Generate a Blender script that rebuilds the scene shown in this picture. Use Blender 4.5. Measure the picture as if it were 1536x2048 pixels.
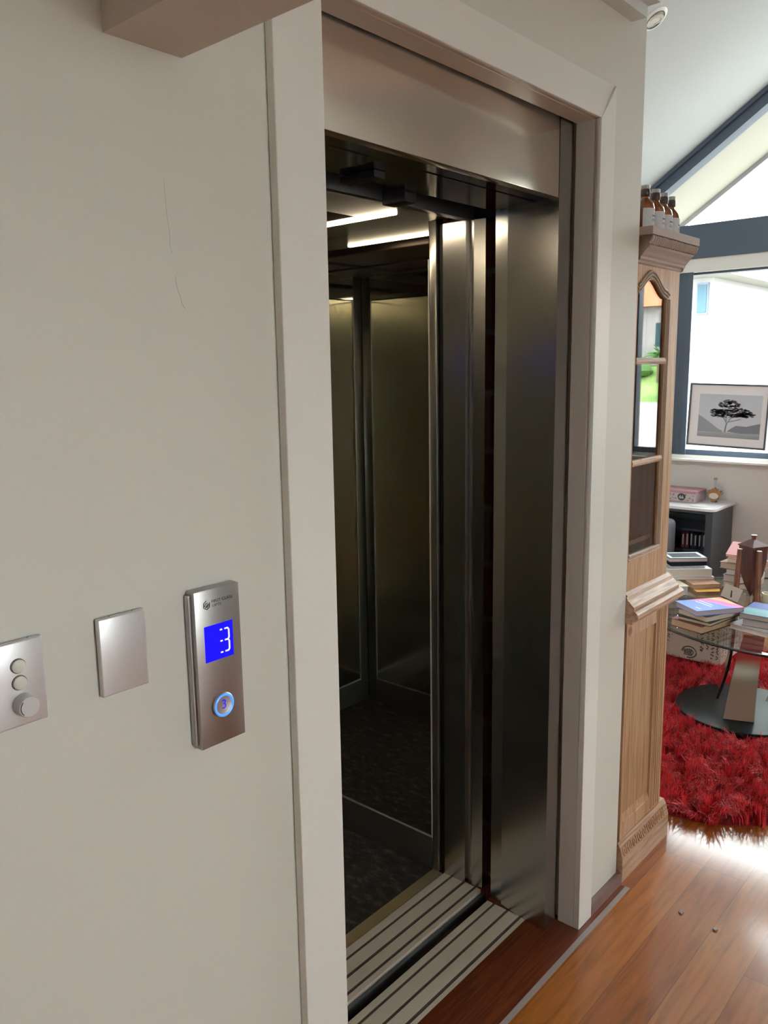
import bpy, bmesh, math, random
import numpy as np
from mathutils import Matrix, Vector
for _o in list(bpy.data.objects): bpy.data.objects.remove(_o)
S = bpy.context.scene
COL = S.collection
PI = math.pi
random.seed(7)

# ------------------------------------------------------------------ camera
cam_d = bpy.data.cameras.new('camera'); cam = bpy.data.objects.new('camera', cam_d); COL.objects.link(cam)
_y, _p, _r = 0.85030657, -0.17261618, -0.01567939
f_ = Vector((math.sin(_y)*math.cos(_p), math.cos(_y)*math.cos(_p), math.sin(_p)))
r0 = Vector((math.cos(_y), -math.sin(_y), 0)); u0 = r0.cross(f_)
rt = r0*math.cos(_r) + u0*math.sin(_r); up = -r0*math.sin(_r) + u0*math.cos(_r)
cam.matrix_world = Matrix(((rt.x, up.x, -f_.x, 0.0), (rt.y, up.y, -f_.y, -0.98217), (rt.z, up.z, -f_.z, 1.6), (0, 0, 0, 1)))
cam_d.sensor_fit = 'VERTICAL'; cam_d.sensor_height = 24.0; cam_d.lens = 24.0*1630.04/2048
cam_d.clip_start = 0.02; cam_d.clip_end = 300
S.camera = cam

# ------------------------------------------------------------------ sky, sun, exposure
W = bpy.data.worlds.new('world'); S.world = W; W.use_nodes = True
bg = W.node_tree.nodes['Background']; bg.inputs[0].default_value = (0.95, 0.98, 1.0, 1); bg.inputs[1].default_value = 13.0
sun_d = bpy.data.lights.new('sun', 'SUN'); sun_d.energy = 3.0; sun_d.color = (1, 0.95, 0.86); sun_d.angle = 0.01
sun = bpy.data.objects.new('sun', sun_d); COL.objects.link(sun)
sun.rotation_euler = Vector((-0.62, 0.45, 0.72)).to_track_quat('Z', 'Y').to_euler(); sun.location = (-6, 4, 12)
S.view_settings.view_transform = 'Standard'; S.view_settings.look = 'None'
S.view_settings.exposure = 0.48; S.view_settings.gamma = 1.0; S.view_settings.use_curve_mapping = False
S.cycles.use_denoising = True
S.cycles.max_bounces = 12; S.cycles.diffuse_bounces = 6; S.cycles.glossy_bounces = 8; S.cycles.transparent_max_bounces = 16
S.cycles.sample_clamp_indirect = 25.0; S.cycles.caustics_reflective = False; S.cycles.blur_glossy = 0.3

# ------------------------------------------------------------------ materials
MAT = {}
def mat(name, col=(.8, .8, .8), rough=.5, metal=0.0, spec=.5, coat=0, emit=None, estr=0, coat_rough=.05, bump=0, bscale=200, aniso=0):
    m = bpy.data.materials.new(name); m.use_nodes = True; MAT[name] = m
    n = m.node_tree.nodes; l = m.node_tree.links; b = n['Principled BSDF']
    b.inputs['Base Color'].default_value = (*col, 1); b.inputs['Roughness'].default_value = rough
    b.inputs['Metallic'].default_value = metal; b.inputs['Specular IOR Level'].default_value = spec
    b.inputs['Coat Weight'].default_value = coat; b.inputs['Coat Roughness'].default_value = coat_rough
    b.inputs['Anisotropic'].default_value = aniso
    if emit: b.inputs['Emission Color'].default_value = (*emit, 1); b.inputs['Emission Strength'].default_value = estr
    # every material carries a procedural variation of its colour and grain
    tc = n.new('ShaderNodeTexCoord'); nz = n.new('ShaderNodeTexNoise'); nz.inputs['Scale'].default_value = bscale; nz.inputs['Detail'].default_value = 4
    l.new(tc.outputs['Object'], nz.inputs['Vector'])
    mx = n.new('ShaderNodeMix'); mx.data_type = 'RGBA'; mx.blend_type = 'MIX'
    mx.inputs[6].default_value = (*[c*.96 for c in col], 1); mx.inputs[7].default_value = (*[min(1, c*1.04) for c in col], 1)
    l.new(nz.outputs['Fac'], mx.inputs[0]); l.new(mx.outputs[2], b.inputs['Base Color'])
    if bump:
        bp = n.new('ShaderNodeBump'); bp.inputs['Strength'].default_value = bump; bp.inputs['Distance'].default_value = .002
        l.new(nz.outputs['Fac'], bp.inputs['Height']); l.new(bp.outputs[0], b.inputs['Normal'])
    return m
def nodes(m): return m.node_tree.nodes, m.node_tree.links, m.node_tree.nodes['Principled BSDF']
def ramp(n, stops):
    r = n.new('ShaderNodeValToRGB'); e = r.color_ramp.elements
    while len(e) > 1: e.remove(e[-1])
    e[0].position = stops[0][0]; e[0].color = (*stops[0][1], 1)
    for p, c in stops[1:]:
        k = e.new(p); k.color = (*c, 1)
    return r
def mathn(n, l, op, a, b=None):
    k = n.new('ShaderNodeMath'); k.operation = op
    for i, v in enumerate((a, b)):
        if v is None: continue
        if isinstance(v, (int, float)): k.inputs[i].default_value = v
        else: l.new(v, k.inputs[i])
    return k.outputs[0]
def streaks(m, scale, lo, hi):
    """brushed finish: roughness streaked by stretched noise"""
    n, l, b = nodes(m)
    tc = n.new('ShaderNodeTexCoord'); mp = n.new('ShaderNodeMapping'); mp.inputs['Scale'].default_value = scale
    nz = n.new('ShaderNodeTexNoise'); nz.inputs['Scale'].default_value = 1; nz.inputs['Detail'].default_value = 6
    mr = n.new('ShaderNodeMapRange'); mr.inputs[3].default_value = lo; mr.inputs[4].default_value = hi
    l.new(tc.outputs['Object'], mp.inputs[0]); l.new(mp.outputs[0], nz.inputs[0]); l.new(nz.outputs[0], mr.inputs[0]); l.new(mr.outputs[0], b.inputs['Roughness'])

paint = mat('wall_paint', (.655, .650, .588), .5, bump=.05, bscale=350)
trimp = mat('trim_paint', (.75, .75, .705), .32)
ceilp = mat('ceiling_paint', (.72, .70, .66), .6)
vaultp = mat('vault_paint', (.52, .56, .56), .6)
darkalu = mat('dark_aluminium', (.075, .105, .145), .4, spec=.4)  # lifted towards blue so veiling window haze sits in the colour
steel = mat('brushed_steel', (.86, .80, .71), .28, .9); streaks(steel, (3, 3, 1400), .19, .23)
steelv = mat('brushed_steel_upright', (.50, .50, .495), .25, 1.0); streaks(steelv, (900, 900, 5), .22, .28)
mirror = mat('mirror_steel', (.55, .55, .50), .02, 1.0)
satin = mat('satin_steel', (.68, .67, .57), .17, 1.0)
chrome = mat('chrome', (.8, .8, .8), .12, 1.0)
edging = mat('satin_edging', (.85, .82, .76), .45, .3)
carframe = mat('car_frame_steel', (.38, .375, .34), .28, .85)
soffit = mat('black_gloss_steel', (.16, .165, .18), .1, 1.0)
black = mat('black_rubber', (.012, .013, .016), .6)
blackg = mat('black_gloss', (.010, .011, .013), .3, spec=.14)
alu = mat('anodised_sill', (.80, .73, .60), .4, .35)
brass = mat('brass_strip', (.72, .60, .38), .3, .8)
groove = mat('sill_groove', (.10, .075, .07), .6)
vinyl = mat('vinyl_floor', (.045, .042, .04), .45)
def _v():
    n, l, b = nodes(vinyl); tc = n.new('ShaderNodeTexCoord'); nz = n.new('ShaderNodeTexNoise'); nz.inputs['Scale'].default_value = 45; nz.inputs['Detail'].default_value = 10; nz.inputs['Roughness'].default_value = .75
    mp = n.new('ShaderNodeMapping'); mp.inputs['Scale'].default_value = (1, .45, 1)
    r = ramp(n, [(.38, (.018, .016, .015)), (.52, (.045, .04, .038)), (.60, (.12, .10, .085)), (.68, (.28, .24, .20))])
    l.new(tc.outputs['Object'], mp.inputs[0]); l.new(mp.outputs[0], nz.inputs[0]); l.new(nz.outputs[0], r.inputs[0]); l.new(r.outputs[0], b.inputs['Base Color'])
_v()
led = mat('led_light', (1, .9, .75), .5, emit=(1, .80, .56), estr=32)
bronze = mat('ceiling_panel_steel', (.40, .33, .28), .3, 1.0)
platem = mat('silver_plate', (.66, .66, .67), .35, .5)
knobm = mat('knob_white', (.62, .63, .64), .3, .2)
rocker = mat('rocker_white', (.66, .68, .62), .3)
bluescr = mat('blue_screen', (.0, .0, .05), .5, spec=.1, emit=(.008, .004, 1.0), estr=1.0)
segm = mat('segment_light', (.6, .6, .9), .4, emit=(.50, .50, 1.0), estr=1.0)
bluering = mat('blue_ring', (.1, .3, .9), .3, emit=(.03, .20, 1.0), estr=1.0)
bluenum = mat('blue_numeral', (.02, .02, .5), .3, emit=(.02, .02, .8), estr=.6)
ink = mat('black_ink', (.03, .03, .03), .5)
dotgrey = mat('groove_line', (.12, .11, .10), .6)

def wood_floor():
    m = mat('floor_boards', (.4, .2, .1), .2); n, l, b = nodes(m)
    g = n.new('ShaderNodeNewGeometry'); sx = n.new('ShaderNodeSeparateXYZ'); l.new(g.outputs['Position'], sx.inputs[0])
    X, Y = sx.outputs[0], sx.outputs[1]
    yr = mathn(n, l, 'DIVIDE', mathn(n, l, 'ADD', Y, 10.02), .128); row = mathn(n, l, 'FLOOR', yr)
    wr = n.new('ShaderNodeTexWhiteNoise'); wr.noise_dimensions = '1D'; l.new(row, wr.inputs['W'])
    xr = mathn(n, l, 'ADD', mathn(n, l, 'DIVIDE', X, 1.05), mathn(n, l, 'MULTIPLY', wr.outputs[0], 17.0)); pid = mathn(n, l, 'FLOOR', xr)
    cb = n.new('ShaderNodeCombineXYZ'); l.new(row, cb.inputs[0]); l.new(pid, cb.inputs[1])
    w2 = n.new('ShaderNodeTexWhiteNoise'); w2.noise_dimensions = '2D'; l.new(cb.outputs[0], w2.inputs[0])
    rr = ramp(n, [(0, (.20, .048, .009)), (.3, (.30, .085, .014)), (.55, (.40, .13, .022)), (.8, (.24, .062, .012)), (1, (.50, .20, .036))])
    l.new(w2.outputs[0], rr.inputs[0])
    mp = n.new('ShaderNodeMapping'); mp.inputs['Scale'].default_value = (2.2, 22, 1)
    av = n.new('ShaderNodeVectorMath'); av.operation = 'ADD'; l.new(g.outputs['Position'], av.inputs[0])
    c3 = n.new('ShaderNodeCombineXYZ'); l.new(mathn(n, l, 'MULTIPLY', w2.outputs[0], 40), c3.inputs[0]); l.new(c3.outputs[0], av.inputs[1])
    l.new(av.outputs[0], mp.inputs[0])
    nz = n.new('ShaderNodeTexNoise'); nz.inputs['Scale'].default_value = 1.6; nz.inputs['Detail'].default_value = 6; nz.inputs['Distortion'].default_value = 1.2; l.new(mp.outputs[0], nz.inputs[0])
    gr = ramp(n, [(.25, (.62, .58, .55)), (.5, (1, 1, 1)), (.75, (1.25, 1.2, 1.1))]); l.new(nz.outputs[0], gr.inputs[0])
    mx = n.new('ShaderNodeMix'); mx.data_type = 'RGBA'; mx.blend_type = 'MULTIPLY'; mx.inputs[0].default_value = 1
    l.new(rr.outputs[0], mx.inputs[6]); l.new(gr.outputs[0], mx.inputs[7])
    fy = mathn(n, l, 'FRACT', yr); fx = mathn(n, l, 'FRACT', xr)
    seam = mathn(n, l, 'MAXIMUM', mathn(n, l, 'LESS_THAN', fy, .014), mathn(n, l, 'LESS_THAN', fx, .0022))
    m2 = n.new('ShaderNodeMix'); m2.data_type = 'RGBA'; l.new(mathn(n, l, 'MULTIPLY', seam, .6), m2.inputs[0]); l.new(mx.outputs[2], m2.inputs[6]); m2.inputs[7].default_value = (.05, .02, .01, 1)
    l.new(m2.outputs[2], b.inputs['Base Color'])
    n2 = n.new('ShaderNodeTexNoise'); n2.inputs['Scale'].default_value = 2.5; l.new(g.outputs['Position'], n2.inputs[0])
    mr = n.new('ShaderNodeMapRange'); mr.inputs[3].default_value = .35; mr.inputs[4].default_value = .5; l.new(n2.outputs[0], mr.inputs[0]); l.new(mr.outputs[0], b.inputs['Roughness'])
    b.inputs['Coat Weight'].default_value = 1; b.inputs['Coat Roughness'].default_value = .12
    b.inputs['Specular IOR Level'].default_value = .1
    return m
floorm = wood_floor()
def grain(name, c1, c2, c3, scale=(60, 60, 3), rough=.5, knots=True, coat=0):
    m = mat(name, c1, rough, coat=coat); n, l, b = nodes(m)
    tc = n.new('ShaderNodeTexCoord'); mp = n.new('ShaderNodeMapping'); mp.inputs['Scale'].default_value = scale
    l.new(tc.outputs['Object'], mp.inputs[0])
    nz = n.new('ShaderNodeTexNoise'); nz.inputs['Scale'].default_value = 1; nz.inputs['Detail'].default_value = 5; nz.inputs['Distortion'].default_value = 1.5; l.new(mp.outputs[0], nz.inputs[0])
    r = ramp(n, [(.3, c2), (.48, c1), (.62, c3), (.8, c2)]); l.new(nz.outputs[0], r.inputs[0]); out = r.outputs[0]
    if knots:
        vo = n.new('ShaderNodeTexVoronoi'); vo.inputs['Scale'].default_value = 6; l.new(tc.outputs['Object'], vo.inputs[0])
        kr = ramp(n, [(0, (.28, .17, .1)), (.07, (.5, .35, .25)), (.12, (1, 1, 1))]); l.new(vo.outputs['Distance'], kr.inputs[0])
        mx = n.new('ShaderNodeMix'); mx.data_type = 'RGBA'; mx.blend_type = 'MULTIPLY'; mx.inputs[0].default_value = .8; l.new(out, mx.inputs[6]); l.new(kr.outputs[0], mx.inputs[7]); out = mx.outputs[2]
    l.new(out, b.inputs['Base Color']); return m
pine = grain('waxed_pine', (.50, .30, .165), (.34, .18, .09), (.57, .37, .22))
pineh = grain('waxed_pine_ledge', (.47, .29, .18), (.30, .17, .10), (.55, .37, .25), scale=(4, 70, 70))
pinestrong = grain('grooved_pine', (.47, .28, .145), (.22, .105, .05), (.53, .34, .19), scale=(130, 60, 2.2))
redwood = grain('red_turned_wood', (.20, .075, .045), (.13, .05, .035), (.27, .11, .06), scale=(50, 50, 5), rough=.35, knots=False)
plumwood = grain('plum_wood', (.12, .05, .045), (.10, .042, .04), (.14, .06, .052), scale=(20, 20, 4), rough=.35, knots=False)
darkwood = grain('dark_wood_threshold', (.16, .035, .014), (.10, .022, .010), (.21, .05, .018), scale=(3, 60, 3), rough=.22, knots=False, coat=.4)

def glass(name, tint=(1, 1, 1), ior=1.45, boost=1.0, rough=.0):
    m = bpy.data.materials.new(name); m.use_nodes = True; n = m.node_tree.nodes; l = m.node_tree.links; n.clear()
    o = n.new('ShaderNodeOutputMaterial'); t = n.new('ShaderNodeBsdfTransparent'); g = n.new('ShaderNodeBsdfGlossy'); mx = n.new('ShaderNodeMixShader'); lw_ = n.new('ShaderNodeLayerWeight'); lw_.inputs[0].default_value = .5; p5 = n.new('ShaderNodeMath'); p5.operation = 'POWER'; p5.inputs[1].default_value = 5; l.new(lw_.outputs['Facing'], p5.inputs[0]); fr = n.new('ShaderNodeMath'); fr.operation = 'MULTIPLY_ADD'; f0 = ((ior-1)/(ior+1))**2; fr.inputs[1].default_value = 1-f0; fr.inputs[2].default_value = f0; l.new(p5.outputs[0], fr.inputs[0])
    nz = n.new('ShaderNodeTexNoise'); nz.inputs['Scale'].default_value = 3; mr = n.new('ShaderNodeMapRange'); mr.inputs[3].default_value = rough; mr.inputs[4].default_value = rough+.004
    l.new(nz.outputs[0], mr.inputs[0]); l.new(mr.outputs[0], g.inputs['Roughness'])
    t.inputs[0].default_value = (*tint, 1)
    mu = n.new('ShaderNodeMath'); mu.operation = 'MULTIPLY'; mu.inputs[1].default_value = boost; mu.use_clamp = True
    l.new(fr.outputs[0], mu.inputs[0]); l.new(mu.outputs[0], mx.inputs[0]); l.new(t.outputs[0], mx.inputs[1]); l.new(g.outputs[0], mx.inputs[2]); l.new(mx.outputs[0], o.inputs[0])
    return m
winglass = glass('window_glass', (.97, .99, .98), 1.3)
cabglass = glass('cabinet_glass', (.80, .78, .76), 1.5, 1.6)
tabglass = glass('table_glass', (.90, .95, .93), 1.5)
smokeglass = glass('smoked_glass', (.82, .86, .90), 1.45)
tumbler = glass('tumbler_glass', (.9, .92, .93), 1.5, 1.5)
amber = mat('amber_glass', (.30, .095, .02), .08, coat=.6); amber.node_tree.nodes['Principled BSDF'].inputs['Transmission Weight'].default_value = .6
brownneck = mat('brown_cap', (.06, .035, .03), .4)

def brickm():
    m = mat('shaft_brick', (.2, .08, .06), .8); n, l, b = nodes(m)
    g = n.new('ShaderNodeNewGeometry'); sx = n.new('ShaderNodeSeparateXYZ'); l.new(g.outputs['Position'], sx.inputs[0])
    cb = n.new('ShaderNodeCombineXYZ'); l.new(mathn(n, l, 'ADD', sx.outputs[1], sx.outputs[0]), cb.inputs[0]); l.new(sx.outputs[2], cb.inputs[1])
    br = n.new('ShaderNodeTexBrick'); br.inputs['Scale'].default_value = 1; br.inputs['Brick Width'].default_value = .24; br.inputs['Row Height'].default_value = .17; br.inputs['Mortar Size'].default_value = .008
    br.inputs['Color1'].default_value = (.45, .13, .09, 1); br.inputs['Color2'].default_value = (.28, .09, .07, 1); br.inputs['Mortar'].default_value = (.5, .45, .42, 1)
    l.new(cb.outputs[0], br.inputs[0]); l.new(br.outputs[0], b.inputs['Base Color']); return m
brick = brickm()

# ------------------------------------------------------------------ helpers
class B:
    def __init__(s): s.bm = bmesh.new()
    def box(s, x0, x1, y0, y1, z0, z1, m=None):
        vs = [s.bm.verts.new(p) for p in ((x0, y0, z0), (x1, y0, z0), (x1, y1, z0), (x0, y1, z0), (x0, y0, z1), (x1, y0, z1), (x1, y1, z1), (x0, y1, z1))]
        if m is not None:
            for v in vs: v.co = m @ v.co
        for f in ((3, 2, 1, 0), (4, 5, 6, 7), (0, 1, 5, 4), (1, 2, 6, 5), (2, 3, 7, 6), (3, 0, 4, 7)): s.bm.faces.new([vs[i] for i in f])
        return s
    def prism(s, poly, a, b, axis='z', m=None):
        """poly extruded along axis; poly given in the two other axes in xyz order"""
        def P(p, t):
            return {'z': (p[0], p[1], t), 'x': (t, p[0], p[1]), 'y': (p[0], t, p[1])}[axis]
        A = [s.bm.verts.new(P(p, a)) for p in poly]; Bv = [s.bm.verts.new(P(p, b)) for p in poly]
        if m is not None:
            for v in A+Bv: v.co = m @ v.co
        k = len(poly)
        s.bm.faces.new(A[::-1]); s.bm.faces.new(Bv)
        for i in range(k): s.bm.faces.new((A[i], A[(i+1) % k], Bv[(i+1) % k], Bv[i]))
        return s
    def lathe(s, prof, c=(0, 0, 0), seg=24, m=None, sx=1, sy=1):
        rings = []
        for r, z in prof:
            if r < 1e-6: rings.append([s.bm.verts.new((c[0], c[1], c[2]+z))])
            else: rings.append([s.bm.verts.new((c[0]+r*sx*math.cos(2*PI*i/seg), c[1]+r*sy*math.sin(2*PI*i/seg), c[2]+z)) for i in range(seg)])
        if m is not None:
            for q in rings:
                for v in q: v.co = m @ v.co
        for a, b in zip(rings, rings[1:]):
            for i in range(seg):
                j = (i+1) % seg
                if len(a) == 1 and len(b) > 1: s.bm.faces.new((a[0], b[j], b[i]))
                elif len(b) == 1 and len(a) > 1: s.bm.faces.new((a[i], a[j], b[0]))
                elif len(a) > 1: s.bm.faces.new((a[i], a[j], b[j], b[i]))
        if len(rings[0]) > 1: s.bm.faces.new(rings[0][::-1])
        if len(rings[-1]) > 1: s.bm.faces.new(rings[-1])
        return s
    def tube(s, pts, r, seg=8, closed=False, m=None):
        pts = [Vector(p) for p in pts]; rings = []; n = len(pts)
        rs = r if isinstance(r, (list, tuple)) else [r]*n
        for i, p in enumerate(pts):
            if closed: d = pts[(i+1) % n]-pts[i-1]
            else: d = pts[min(i+1, n-1)]-pts[max(i-1, 0)]
            d.normalize(); W_ = (pts[-1]-pts[0]); a = Vector((0, 0, 1)) if (closed and abs(d.z) < .9) or (not closed and abs(W_.z) < .75*W_.length) else Vector((1, 0, 0))
            if abs(d.dot(a)) > .98: a = Vector((0, 1, 0))
            u = d.cross(a).normalized(); v = d.cross(u)
            rings.append([s.bm.verts.new(p+u*rs[i]*math.cos(2*PI*k/seg)+v*rs[i]*math.sin(2*PI*k/seg)) for k in range(seg)])
        if m is not None:
            for q in rings:
                for v in q: v.co = m @ v.co
        pr = list(zip(rings, rings[1:]))
        if closed: pr.append((rings[-1], rings[0]))
        for a, b in pr:
            for k in range(seg): s.bm.faces.new((a[k], a[(k+1) % seg], b[(k+1) % seg], b[k]))
        if not closed: s.bm.faces.new(rings[0][::-1]); s.bm.faces.new(rings[-1])
        return s
    def rbox(s, x0, x1, y0, y1, z0, z1, r, seg=3, m=None):
        t = B(); t.box(x0, x1, y0, y1, z0, z1)
        bmesh.ops.bevel(t.bm, geom=list(t.bm.edges), offset=r, segments=seg, profile=.5, affect='EDGES')
        me = bpy.data.meshes.new('t'); t.bm.to_mesh(me); t.bm.free()
        if m is not None: me.transform(m)
        s.bm.from_mesh(me); bpy.data.meshes.remove(me); return s
    def mesh(s, me, m=None):
        if m is not None: me.transform(m)
        s.bm.from_mesh(me); bpy.data.meshes.remove(me); return s
TM = {}
def obj(name, b, m, parent=None, bevel=0, seg=2, smooth=False, local=False):
    """links the shapes as one mesh object; shapes are in world coordinates unless local"""
    bm = b.bm
    if bevel: bmesh.ops.bevel(bm, geom=list(bm.edges), offset=bevel, segments=seg, profile=.5, affect='EDGES', clamp_overlap=True)
    bmesh.ops.recalc_face_normals(bm, faces=bm.faces)
    me = bpy.data.meshes.new(name); bm.to_mesh(me); bm.free()
    o = bpy.data.objects.new(name, me); COL.objects.link(o)
    me.materials.append(m)
    if smooth or bevel:
        for p in me.polygons: p.use_smooth = True
        me.set_sharp_from_angle(angle=math.radians(40))
    if parent is not None:
        o.parent = parent
        if not local: me.transform(TM.get(parent.name, Matrix.Identity(4)).inverted())
        TM[o.name] = TM.get(parent.name, Matrix.Identity(4))
    elif not local:
        # put the origin at the middle of the base
        xs = [v.co for v in me.vertices]
        c = Vector(((min(v.x for v in xs)+max(v.x for v in xs))/2, (min(v.y for v in xs)+max(v.y for v in xs))/2, min(v.z for v in xs)))
        me.transform(Matrix.Translation(-c)); o.location = c; TM[o.name] = Matrix.Translation(c)
    return o
def tag(o, label, cat, group=None):
    o['label'] = label; o['category'] = cat
    if group: o['group'] = group
    return o
def thing(name, label, cat, loc=(0, 0, 0), rz=0, group=None):
    o = bpy.data.objects.new(name, None); COL.objects.link(o); o.empty_display_size = .05
    o.location = loc; o.rotation_euler = (0, 0, rz)
    TM[o.name] = Matrix.Translation(loc) @ Matrix.Rotation(rz, 4, 'Z')
    return tag(o, label, cat, group)
def struct(name, b, m, parent=None, **k):
    o = obj(name, b, m, parent, **k)
    if parent is None: o['kind'] = 'structure'
    return o
def copy_tree(root, loc, rz, label, group=None):
    r = root.copy(); COL.objects.link(r); r.location = loc; r.rotation_euler = (0, 0, rz); r['label'] = label
    if group: r['group'] = group
    for c in list(root.children):
        d = c.copy(); COL.objects.link(d); d.parent = r
        for g in list(c.children):
            h = g.copy(); COL.objects.link(h); h.parent = d
    return r
def text_mesh(body, size, depth, sx=1.0):
    cu = bpy.data.curves.new('t', 'FONT'); cu.body = body; cu.size = size; cu.extrude = depth; cu.align_x = 'CENTER'; cu.align_y = 'CENTER'
    o = bpy.data.objects.new('t', cu); COL.objects.link(o)
    dg = bpy.context.evaluated_depsgraph_get(); me = bpy.data.meshes.new_from_object(o.evaluated_get(dg))
    bpy.data.objects.remove(o); bpy.data.curves.remove(cu)
    me.transform(Matrix.Diagonal((sx, 1, 1, 1))); return me
FACE_Y = Matrix.Rotation(PI/2, 4, 'X')      # text lying in xy stands up facing -y
T = Matrix.Translation

# ------------------------------------------------------------------ the room
ZV = lambda y: 3.981-.68*y                  # underside of the vaulted ceiling on the lift side of the ridge
RY, RZ = -1.6, 3.981+.68*1.6
ZR = lambda y: RZ+.68*(y-RY)                # other side of the ridge
# floor (living room and hall), leaving the lift doorway to the threshold
b = B(); b.box(-2.2, 6.2, -4.7, -.030, -.2, 0); b.box(2.215, 6.2, -.030, 2.4, -.2, 0)
struct('floor', b, floorm)
b = B(); b.box(-2.2, 2.2149, -.030, -.015, -.2, .0015); b.box(-2.2, .96, -.015, .018, -.2, 0); struct('trim_2', b, mat('grey_floor_strip', (.33, .27, .25), .5, bscale=60))
# lift wall
b = B()
b.box(-2.2, .971, .018, .2, -.1, 2.6); b.box(1.959, 2.215, .018, .2, -.1, 2.6); b.box(.971, 1.959, .018, .2, 2.212, 2.6)
b.box(2.10, 2.215, .2, 2.2, 0, 2.6)
wl = struct('wall_left', b, paint)
b = B(); cr = [(.694, 1.815), (.697, 1.79), (.6955, 1.778), (.699, 1.765)]
b.tube([(x, .0178, z) for x, z in cr], .0003, 4); b.tube([(x, .0178, z) for x, z in [(.702, 1.735), (.703, 1.722), (.709, 1.705), (.7105, 1.697), (.716, 1.69)]], .0004, 4)
b.tube([(x, .0178, z) for x, z in [(.692, 1.862), (.6935, 1.83), (.694, 1.815)]], .0003, 4)
obj('hairline_crack', b, mat('crack_line', (.55, .53, .47), .8), wl)  # thin lines slightly darker than the wall paint
b = B(); b.box(2.018, 2.2155, .0, .0178, 0.0005, .035); struct('baseboard_left', b, mat('brown_base_block', (.22, .13, .11), .5))
b = B(); b.box(.7, .8, .2, 2.0, -.6, 2.8); b.box(2.0, 2.1, .2, 2.0, -.6, 2.8); b.box(.8, 2.0, 1.9, 2.0, -.6, 2.8); struct('wall_shaft', b, brick)
b = B(); b.box(.7, 2.1, .0, 2.0, -.7, -.6); b.box(.7, 2.1, .2, 2.0, 2.8, 2.85); b.box(1.943, 1.999, .285, .465, 2.003, 2.12); struct('shaft_blackout', b, black)  # shaft floor and lid, plus a black block added to darken the lit gap
# door casing with mitred corners
b = B()
b.prism([(.885, 0), (.99, 0), (.99, 2.193), (.885, 2.283)], 0, .0175, 'y')
b.prism([(1.94, 0), (2.017, 0), (2.017, 2.283), (1.94, 2.193)], 0, .0175, 'y')
A_ = [b.bm.verts.new(p) for p in ((.99, .0003, 2.1934), (1.94, .0003, 2.1934), (2.017, .006, 2.2834), (.885, .006, 2.2834), (.99, .0175, 2.1934), (1.94, .0175, 2.1934), (2.017, .0175, 2.2834), (.885, .0175, 2.2834))]
for q_ in ((0, 1, 2, 3), (7, 6, 5, 4), (0, 4, 5, 1), (1, 5, 6, 2), (2, 6, 7, 3), (3, 7, 4, 0)): b.bm.faces.new([A_[i] for i in q_])
b.box(.972, .99, .0175, .068, 0, 2.193); b.box(1.94, 1.958, .0175, .068, 0, 2.193); b.box(.972, 1.958, .0175, .068, 2.193, 2.211)
casing = struct('trim_1', b, trimp, bevel=.0012, seg=1)
# wall_shaft front lining around the steel frame (behind casing)
# hall: flat ceiling, dropped beam, near and right walls
b = B(); b.box(-2.2, 2.13, -4.7, .2, 2.62, 2.75); struct('ceiling', b, ceilp)
b = B(); b.box(2.13, 2.25, -4.7, .2, 2.62, 5.3); struct('wall_upstand', b, vaultp)
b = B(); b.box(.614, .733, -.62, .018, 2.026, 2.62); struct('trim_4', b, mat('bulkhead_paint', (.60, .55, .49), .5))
b = B(); b.box(-2.35, -2.2, -4.7, .2, 0, 2.75); struct('wall_near', b, paint)
# stepped cornice along the top of the lift wall
b = B(); b.box(-.2, 2.125, -.024, .018, 2.462, 2.49); b.box(.74, 2.127, -.057, .018, 2.488, 2.53); b.box(.74, 2.13, -.11, .018, 2.53, 2.62)
struct('trim_5', b, mat('cornice_paint', (.68, .74, .76), .5), bevel=.001, seg=1)
# living room walls
b = B(); b.box(2.0, 6.2, 2.2, 2.35, 0, 2.7); struct('wall_side', b, paint)
b = B(); b.box(-2.35, 6.2, -4.85, -4.7, 0, .25); b.box(-2.35, .4, -4.85, -4.7, .25, 3.3); b.box(1.9, 6.2, -4.85, -4.7, .25, 3.3); b.box(.4, 1.9, -4.85, -4.7, 2.4, 3.3); b.box(.4, 1.9, -4.85, -4.7, .25, .8)
struct('wall_right', b, paint)
b = B()
b.box(6, 6.16, -4.7, 2.2, 0, .922)
b.box(6, 6.16, 1.475, 2.2, .922, 2.49)
b.box(6, 6.16, -4.7, -1.95, .922, 2.3)
b.prism([(-4.7, 2.3), (-1.95, 2.3), (-1.95, ZR(-1.95)), (-4.7, ZR(-4.7))], 6.001, 6.16, 'x')
b.prism([(-1.95, 2.57), (-.6, 2.57), (-.6, ZV(-.6)), (RY, RZ), (-1.95, ZR(-1.95))], 6.0, 6.16, 'x')
struct('wall_far', b, mat('grey_wall_paint', (.60, .575, .545), .55))
b = B(); b.prism([(ty, tz) for ty, tz in ((2.36, ZV(2.36)), (RY, RZ), (-4.85, ZR(-4.85)), (-4.85, ZR(-4.85)+.2), (RY, RZ+.2), (2.36, ZV(2.36)+.2))], 2.0, 6.17, 'x')
struct('ceiling.001', b, vaultp)
# sill, white head, dark beam
b = B(); b.box(5.93, 6.0, -1.95, 1.475, .908, .922); b.box(6.0, 6.16, -1.95, 1.475, .922, .945); struct('trim_6', b, trimp)
b = B(); b.box(5.97, 6.16, -1.95, 1.475, 2.25, 2.34); struct('trim_7', b, trimp)
b = B(); b.box(5.95, 6.16, -1.95, 2.2, 2.34, 2.57); struct('trim_8', b, darkalu)
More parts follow.
